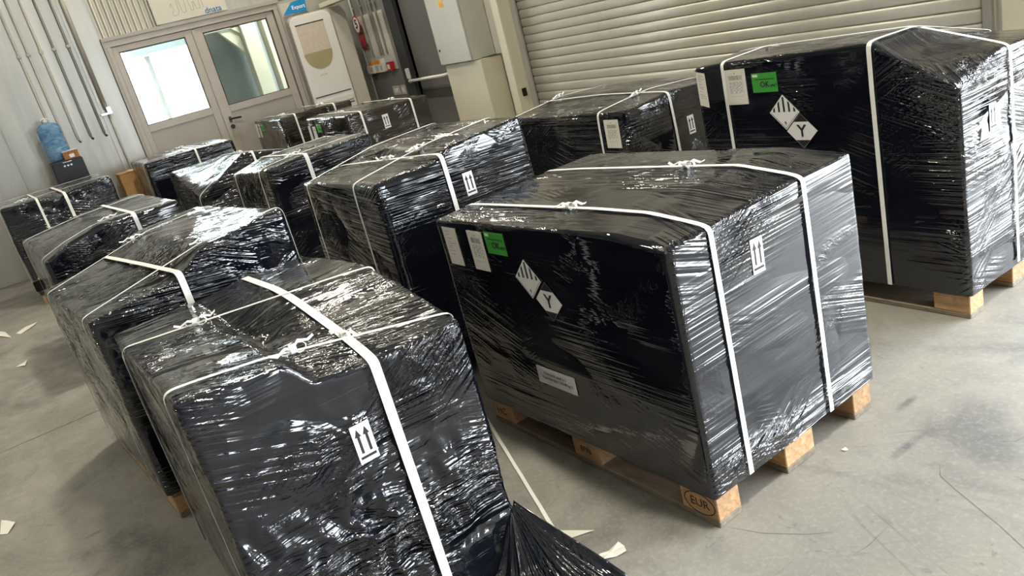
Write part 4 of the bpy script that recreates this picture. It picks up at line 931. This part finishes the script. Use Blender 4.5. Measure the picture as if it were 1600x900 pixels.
# ---- L4, L5: rest of the left row
L4 = make_load('L4', 'low grey-sheened wrapped pallet third from the front in the left row', -5.46, -4.2, -1.28, -0.40, 2.5,
    (0, 0.5, 1), (0, 0.2, 0.45, 0.6, 1), [[0.83, 0.82, 0.79], [0.85, 0.86, 0.86], [0.88, 0.90, 0.91], [0.89, 0.89, 0.90], [0.9, 0.9, 0.9]],
    res=0.016, seed=4, amp=0.005, wrinkle=0.9, top_angle=0.6, detailed=True, hem=0.01, patches=[((0.6, 0.05, 0.85), (0.15, 0.15, 0.1), 0.02, 1.8)])
strap(L4, (-5.30, -1.4), (-5.25, -0.3), 0.014); strap(L4, (-4.33, -1.4), (-4.28, -0.3), 0.014, (0.55,)); strap(L4, (-5.6, -0.72), (-4.1, -0.66), 0.026)
box('edge_protector', -0.56, -0.5, -0.50, -0.44, 0.45, 0.53, 'black', L4.root, 0.004)
L5 = make_load('L5', 'wrapped pallet by the water dispenser at the far end of the left row', -8.2, -7.2, -1.36, -0.38, 0,
    (0, 0.6, 1), (0, 0.35, 0.5, 0.65, 1), [[0.955, 0.96, 0.962], [0.95, 0.95, 0.95], [0.95, 0.94, 0.90], [0.96, 0.955, 0.95], [0.96, 0.968, 0.968]],
    res=0.018, seed=5, amp=0.007, wrinkle=1.4, top_angle=0.3, patches=[((0.5, 0.0, 0.88), (0.12, 0.18, 0.12), 0.03, 2.2)])
strap(L5, (-8.05, -1.5), (-8.0, -0.2), 0.014); strap(L5, (-7.32, -1.5), (-7.28, -0.2), 0.014, (0.25,)); strap(L5, (-8.4, -0.86), (-7.0, -0.80), 0.026); strap(L5, (-8.4, -1.08), (-7.0, -1.04), 0.02)

# ---- middle row behind L1
L6 = make_load('L6', 'wrapped pallet with bright streaked side directly behind the middle right one', -2.58, -1.64, -0.05, 0.74, 0,
    (0, 0.5, 1), (0, 0.40, 0.47, 1), [[0.975, 0.995, 1.008], [1.0, 1.01, 1.014], [1.045, 1.055, 1.058], [1.06, 1.075, 1.083]],
    res=0.013, seed=6, amp=0.0045, wrinkle=1.35, top_angle=0.15, hem=0.01, tilt=0.05,
    patches=[((0.47, 0.15, 0.86), (0.1, 0.3, 0.17), 0.002, 2.4), ((0.47, -0.25, 0.72), (0.1, 0.13, 0.2), 0, 0.3), ((0.47, 0.1, 0.4), (0.1, 0.4, 0.2), 0.003, 1.4)])
strap(L6, (-2.50, -0.2), (-2.46, 0.9), 0.013); strap(L6, (-1.875, -0.2), (-1.90, 0.9), 0.013, (0.45,)); strap(L6, (-2.7, 0.16), (-1.5, 0.30), 0.022, (0.5,))
arrow_label(L6, 0.385, 0.872, 0.0, 1.0)
L7 = make_load('L7', 'wrapped pallet with one broad strap second behind the middle right one', -4.36, -3.5, 0.05, 0.79, 0,
    (0, 0.6, 1), (0, 0.3, 1), [[0.925, 0.965, 0.99], [0.98, 0.99, 1.003], [0.99, 1.0, 1.006]], res=0.016, seed=7, amp=0.0045, wrinkle=1.2, top_angle=0.1,
    patches=[((0.43, 0.2, 0.9), (0.1, 0.2, 0.1), 0.002, 2.4)])
strap(L7, (-4.28, -0.1), (-4.25, 0.9), 0.013); strap(L7, (-3.66, -0.1), (-3.64, 0.9), 0.013, (0.4,)); strap(L7, (-4.5, 0.28), (-3.4, 0.33), 0.026)
L8 = make_load('L8', 'wrapped pallet with slanted left corner and diagonal strap in the middle row', -7.0, -5.9, 0.1, 0.97, 0,
    (0, 0.25, 1), (0, 0.55, 1), [[0.845, 0.84, 0.65], [0.85, 0.87, 0.915], [0.81, 0.82, 0.825]], res=0.017, seed=8, amp=0.007, wrinkle=1.8, top_angle=1.2,
    patches=[((0.5, 0.1, 0.86), (0.15, 0.2, 0.06), 0.012, 1.8)])
strap(L8, (-5.955, 0.0), (-5.93, 1.1), 0.014); strap(L8, (-7.1, 0.62), (-5.8, 0.66), 0.02, (0.6,))
L9 = make_load('L9', 'wrapped pallet with shining top in front of the glazed door', -8.42, -7.5, 0.0, 0.93, 0,
    (0, 0.5, 1), (0, 0.5, 1), [[0.955, 0.96, 0.957], [0.965, 0.97, 0.953], [0.94, 0.945, 0.937]], res=0.018, seed=9, amp=0.004, wrinkle=0.9, top_angle=0.2)
strap(L9, (-8.5, 0.49), (-7.4, 0.53), 0.02, (0.4,)); strap(L9, (-7.62, -0.1), (-7.6, 1.0), 0.013, (0.45,))

# ---- right row along the shutter
L13 = make_load('L13', 'tallest black wrapped pallet at the right edge with hazard labels', -1.285, -0.055, 1.515, 2.345, 0,
    (0, 0.15, 0.74, 0.81, 1), (0, 0.36, 0.6, 1), [[1.075, 1.088, 1.105, 1.045, 0.915], [1.08, 1.09, 1.10, 1.03, 0.985], [1.03, 1.04, 1.035, 1.0, 0.975], [0.97, 0.97, 0.96, 0.955, 0.95]],
    res=0.012, seed=13, amp=0.0035, wrinkle=0.85, top_angle=-0.2, detailed=True, hem=0.005, bulge=0.0, zb=0.104, rnd=0.015, calm=0.42,
    patches=[((0.615, -0.22, 0.72), (0.1, 0.2, 0.32), 0.004, 2.3), ((0.615, 0.0, 0.3), (0.1, 0.4, 0.2), 0.004, 2.0), ((0.5, -0.3, 0.98), (0.15, 0.2, 0.1), 0.006, 2.0), ((0.0, -0.42, 0.5), (0.5, 0.06, 0.4), 0, 0.5)])
strap(L13, (-1.105, 1.4), (-1.10, 2.5), 0.017); strap(L13, (-0.385, 1.4), (-0.36, 2.5), 0.019, (), (0.11, 0.12)); strap(L13, (-1.4, 1.83), (0.1, 1.865), 0.019)
doc_label(L13, -1.22, 0.98, 0.118, 0.158, 0.0, 'list', rs); doc_label(L13, -1.043, 0.975, 0.118, 0.158, 0.0, 'barcode', rs); doc_label(L13, -0.885, 0.986, 0.134, 0.084, 0.0, 'ok', rs)
hazard_labels(L13, -0.80, 0.852, 0.077, -0.722, 0.770)
arrow_label(L13, 1.724, 0.753, 0.0, 0.95)
L12 = make_load('L12', 'wrapped pallet with crossing straps in front of the roller shutter', -3.0, -1.835, 1.525, 2.33, 0,
    (0, 0.5, 1), (0, 0.5, 1), [[0.872, 0.88, 0.887], [0.905, 0.925, 0.905], [0.88, 0.90, 0.865]], res=0.015, seed=12, amp=0.0035, wrinkle=0.9, top_angle=0.1, calm=0.45,
    patches=[((0.58, -0.33, 0.8), (0.1, 0.12, 0.12), 0.003, 2.2)])
strap(L12, (-2.925, 1.4), (-2.90, 2.45), 0.014, (0.5,)); strap(L12, (-2.065, 1.4), (-2.04, 2.45), 0.016, (0.4,)); strap(L12, (-3.1, 1.83), (-1.7, 1.86), 0.018)
doc_label(L12, -1.962, 0.766, 0.12, 0.158, 0.0, 'barcode', rs); arrow_label(L12, 1.985, 0.684, 0.0, 1.0)
L10 = make_load('L10', 'wrapped pallet with two straps beside the cream boxed base, right row', -6.81, -5.72, 1.54, 2.42, 0,
    (0, 0.5, 1), (0, 0.5, 1), [[0.97, 0.975, 0.972], [0.965, 0.965, 0.95], [0.945, 0.945, 0.937]], res=0.017, seed=10, amp=0.004, wrinkle=0.9, mat='film_thin')
strap(L10, (-6.9, 1.67), (-5.6, 1.70), 0.02, (0.55,)); strap(L10, (-6.9, 2.2), (-5.6, 2.24), 0.02, (0.6,))
doc_label(L10, -6.755, 0.812, 0.085, 0.158, 0.0, 'list', rs); doc_label(L10, -6.63, 0.806, 0.085, 0.155, 0.0, 'barcode', rs); doc_label(L10, -6.47, 0.865, 0.12, 0.09, 0.0, 'ok', rs); arrow_label(L10, 1.928, 0.81, 0.0, 1.25)
L11 = make_load('L11', 'brownish wrapped pallet in front of the tall white machine, end of right row', -8.52, -7.49, 1.5, 2.37, 0,
    (0, 0.5, 1), (0, 0.5, 1), [[0.99, 1.0, 1.002], [1.0, 1.005, 1.006], [0.975, 0.98, 0.98]], res=0.018, seed=11, amp=0.004, wrinkle=0.9, mat='film_thin')
strap(L11, (-8.6, 1.64), (-7.3, 1.68), 0.02, (0.55,)); strap(L11, (-8.6, 2.12), (-7.3, 2.16), 0.02, (0.55,))
doc_label(L11, -8.452, 0.876, 0.085, 0.165, 0.0, 'list', rs); doc_label(L11, -8.345, 0.876, 0.07, 0.165, 0.0, 'barcode', rs); doc_label(L11, -8.22, 0.91, 0.10, 0.085, 0.0, 'ok', rs)

# ------------------------------------------------------------------ scraps on the floor
ls = link_mesh('loose_strap', ribbon_mesh([Vector((-1.25 + 0.85 * k / 12, -0.045 - 0.277 * k / 12, 0.003 + 0.004 * math.sin(k * 1.1) ** 2)) for k in range(13)], Vector((0.34, 0.94, 0)), 0.013), 'strap')
tag(ls, 'loose white strap lying on the floor between the two front pallets', 'strap')
def scrap(pts, label, lift=0.012):
    bm = bmesh.new(); cx = sum(p[0] for p in pts) / len(pts); cy_ = sum(p[1] for p in pts) / len(pts)
    n = len(pts); c = bm.verts.new((0, 0, lift)); vs = [bm.verts.new((x - cx, y - cy_, 0.002 + (lift * 0.8 if i % 2 else 0))) for i, (x, y) in enumerate(pts)]
    for i in range(n): bm.faces.new((c, vs[i], vs[(i + 1) % n]))
    bmesh.ops.subdivide_edges(bm, edges=list(bm.edges), cuts=1)
    o = link_mesh('paper_scrap', finish(bm), 'scrap', None, (cx, cy_, 0)); md = o.modifiers.new('thickness', 'SOLIDIFY'); md.thickness = 0.0008
    tag(o, label, 'paper', 'paper scraps on the floor')
scrap([(-0.407, -0.312), (-0.369, -0.336), (-0.351, -0.33), (-0.305, -0.238)], 'pointed white paper scrap beside the loose strap', 0.004)
scrap([(-0.202, -0.336), (-0.206, -0.30), (-0.199, -0.272), (-0.202, -0.23), (-0.178, -0.228), (-0.152, -0.242), (-0.162, -0.275), (-0.180, -0.31)], 'curled white paper scrap near the trailing film', 0.006)
scrap([(-2.414, -1.872), (-2.542, -1.861), (-2.533, -1.843), (-2.448, -1.807), (-2.383, -1.843)], 'white paper scrap on the open floor at the left edge', 0.01)
scrap([(-6.40, -1.645), (-6.50, -1.56), (-6.55, -1.46), (-6.43, -1.50), (-6.30, -1.61)], 'long white paper strip on the floor beside the left row', 0.006)
scrap([(-5.243, -1.691), (-5.261, -1.634), (-5.34, -1.608), (-5.152, -1.631)], 'small curled paper scrap on the floor beside the left row', 0.008)
scrap([(-6.9, -1.82), (-6.5, -1.76), (-6.3, -1.68), (-6.6, -1.72)], 'white paper scrap farthest away on the open floor', 0.008)
scrap([(0.04, 0.526), (0.052, 0.522), (0.06, 0.535), (0.046, 0.541)], 'tiny white scrap on the floor right of the middle pallet', 0.004)
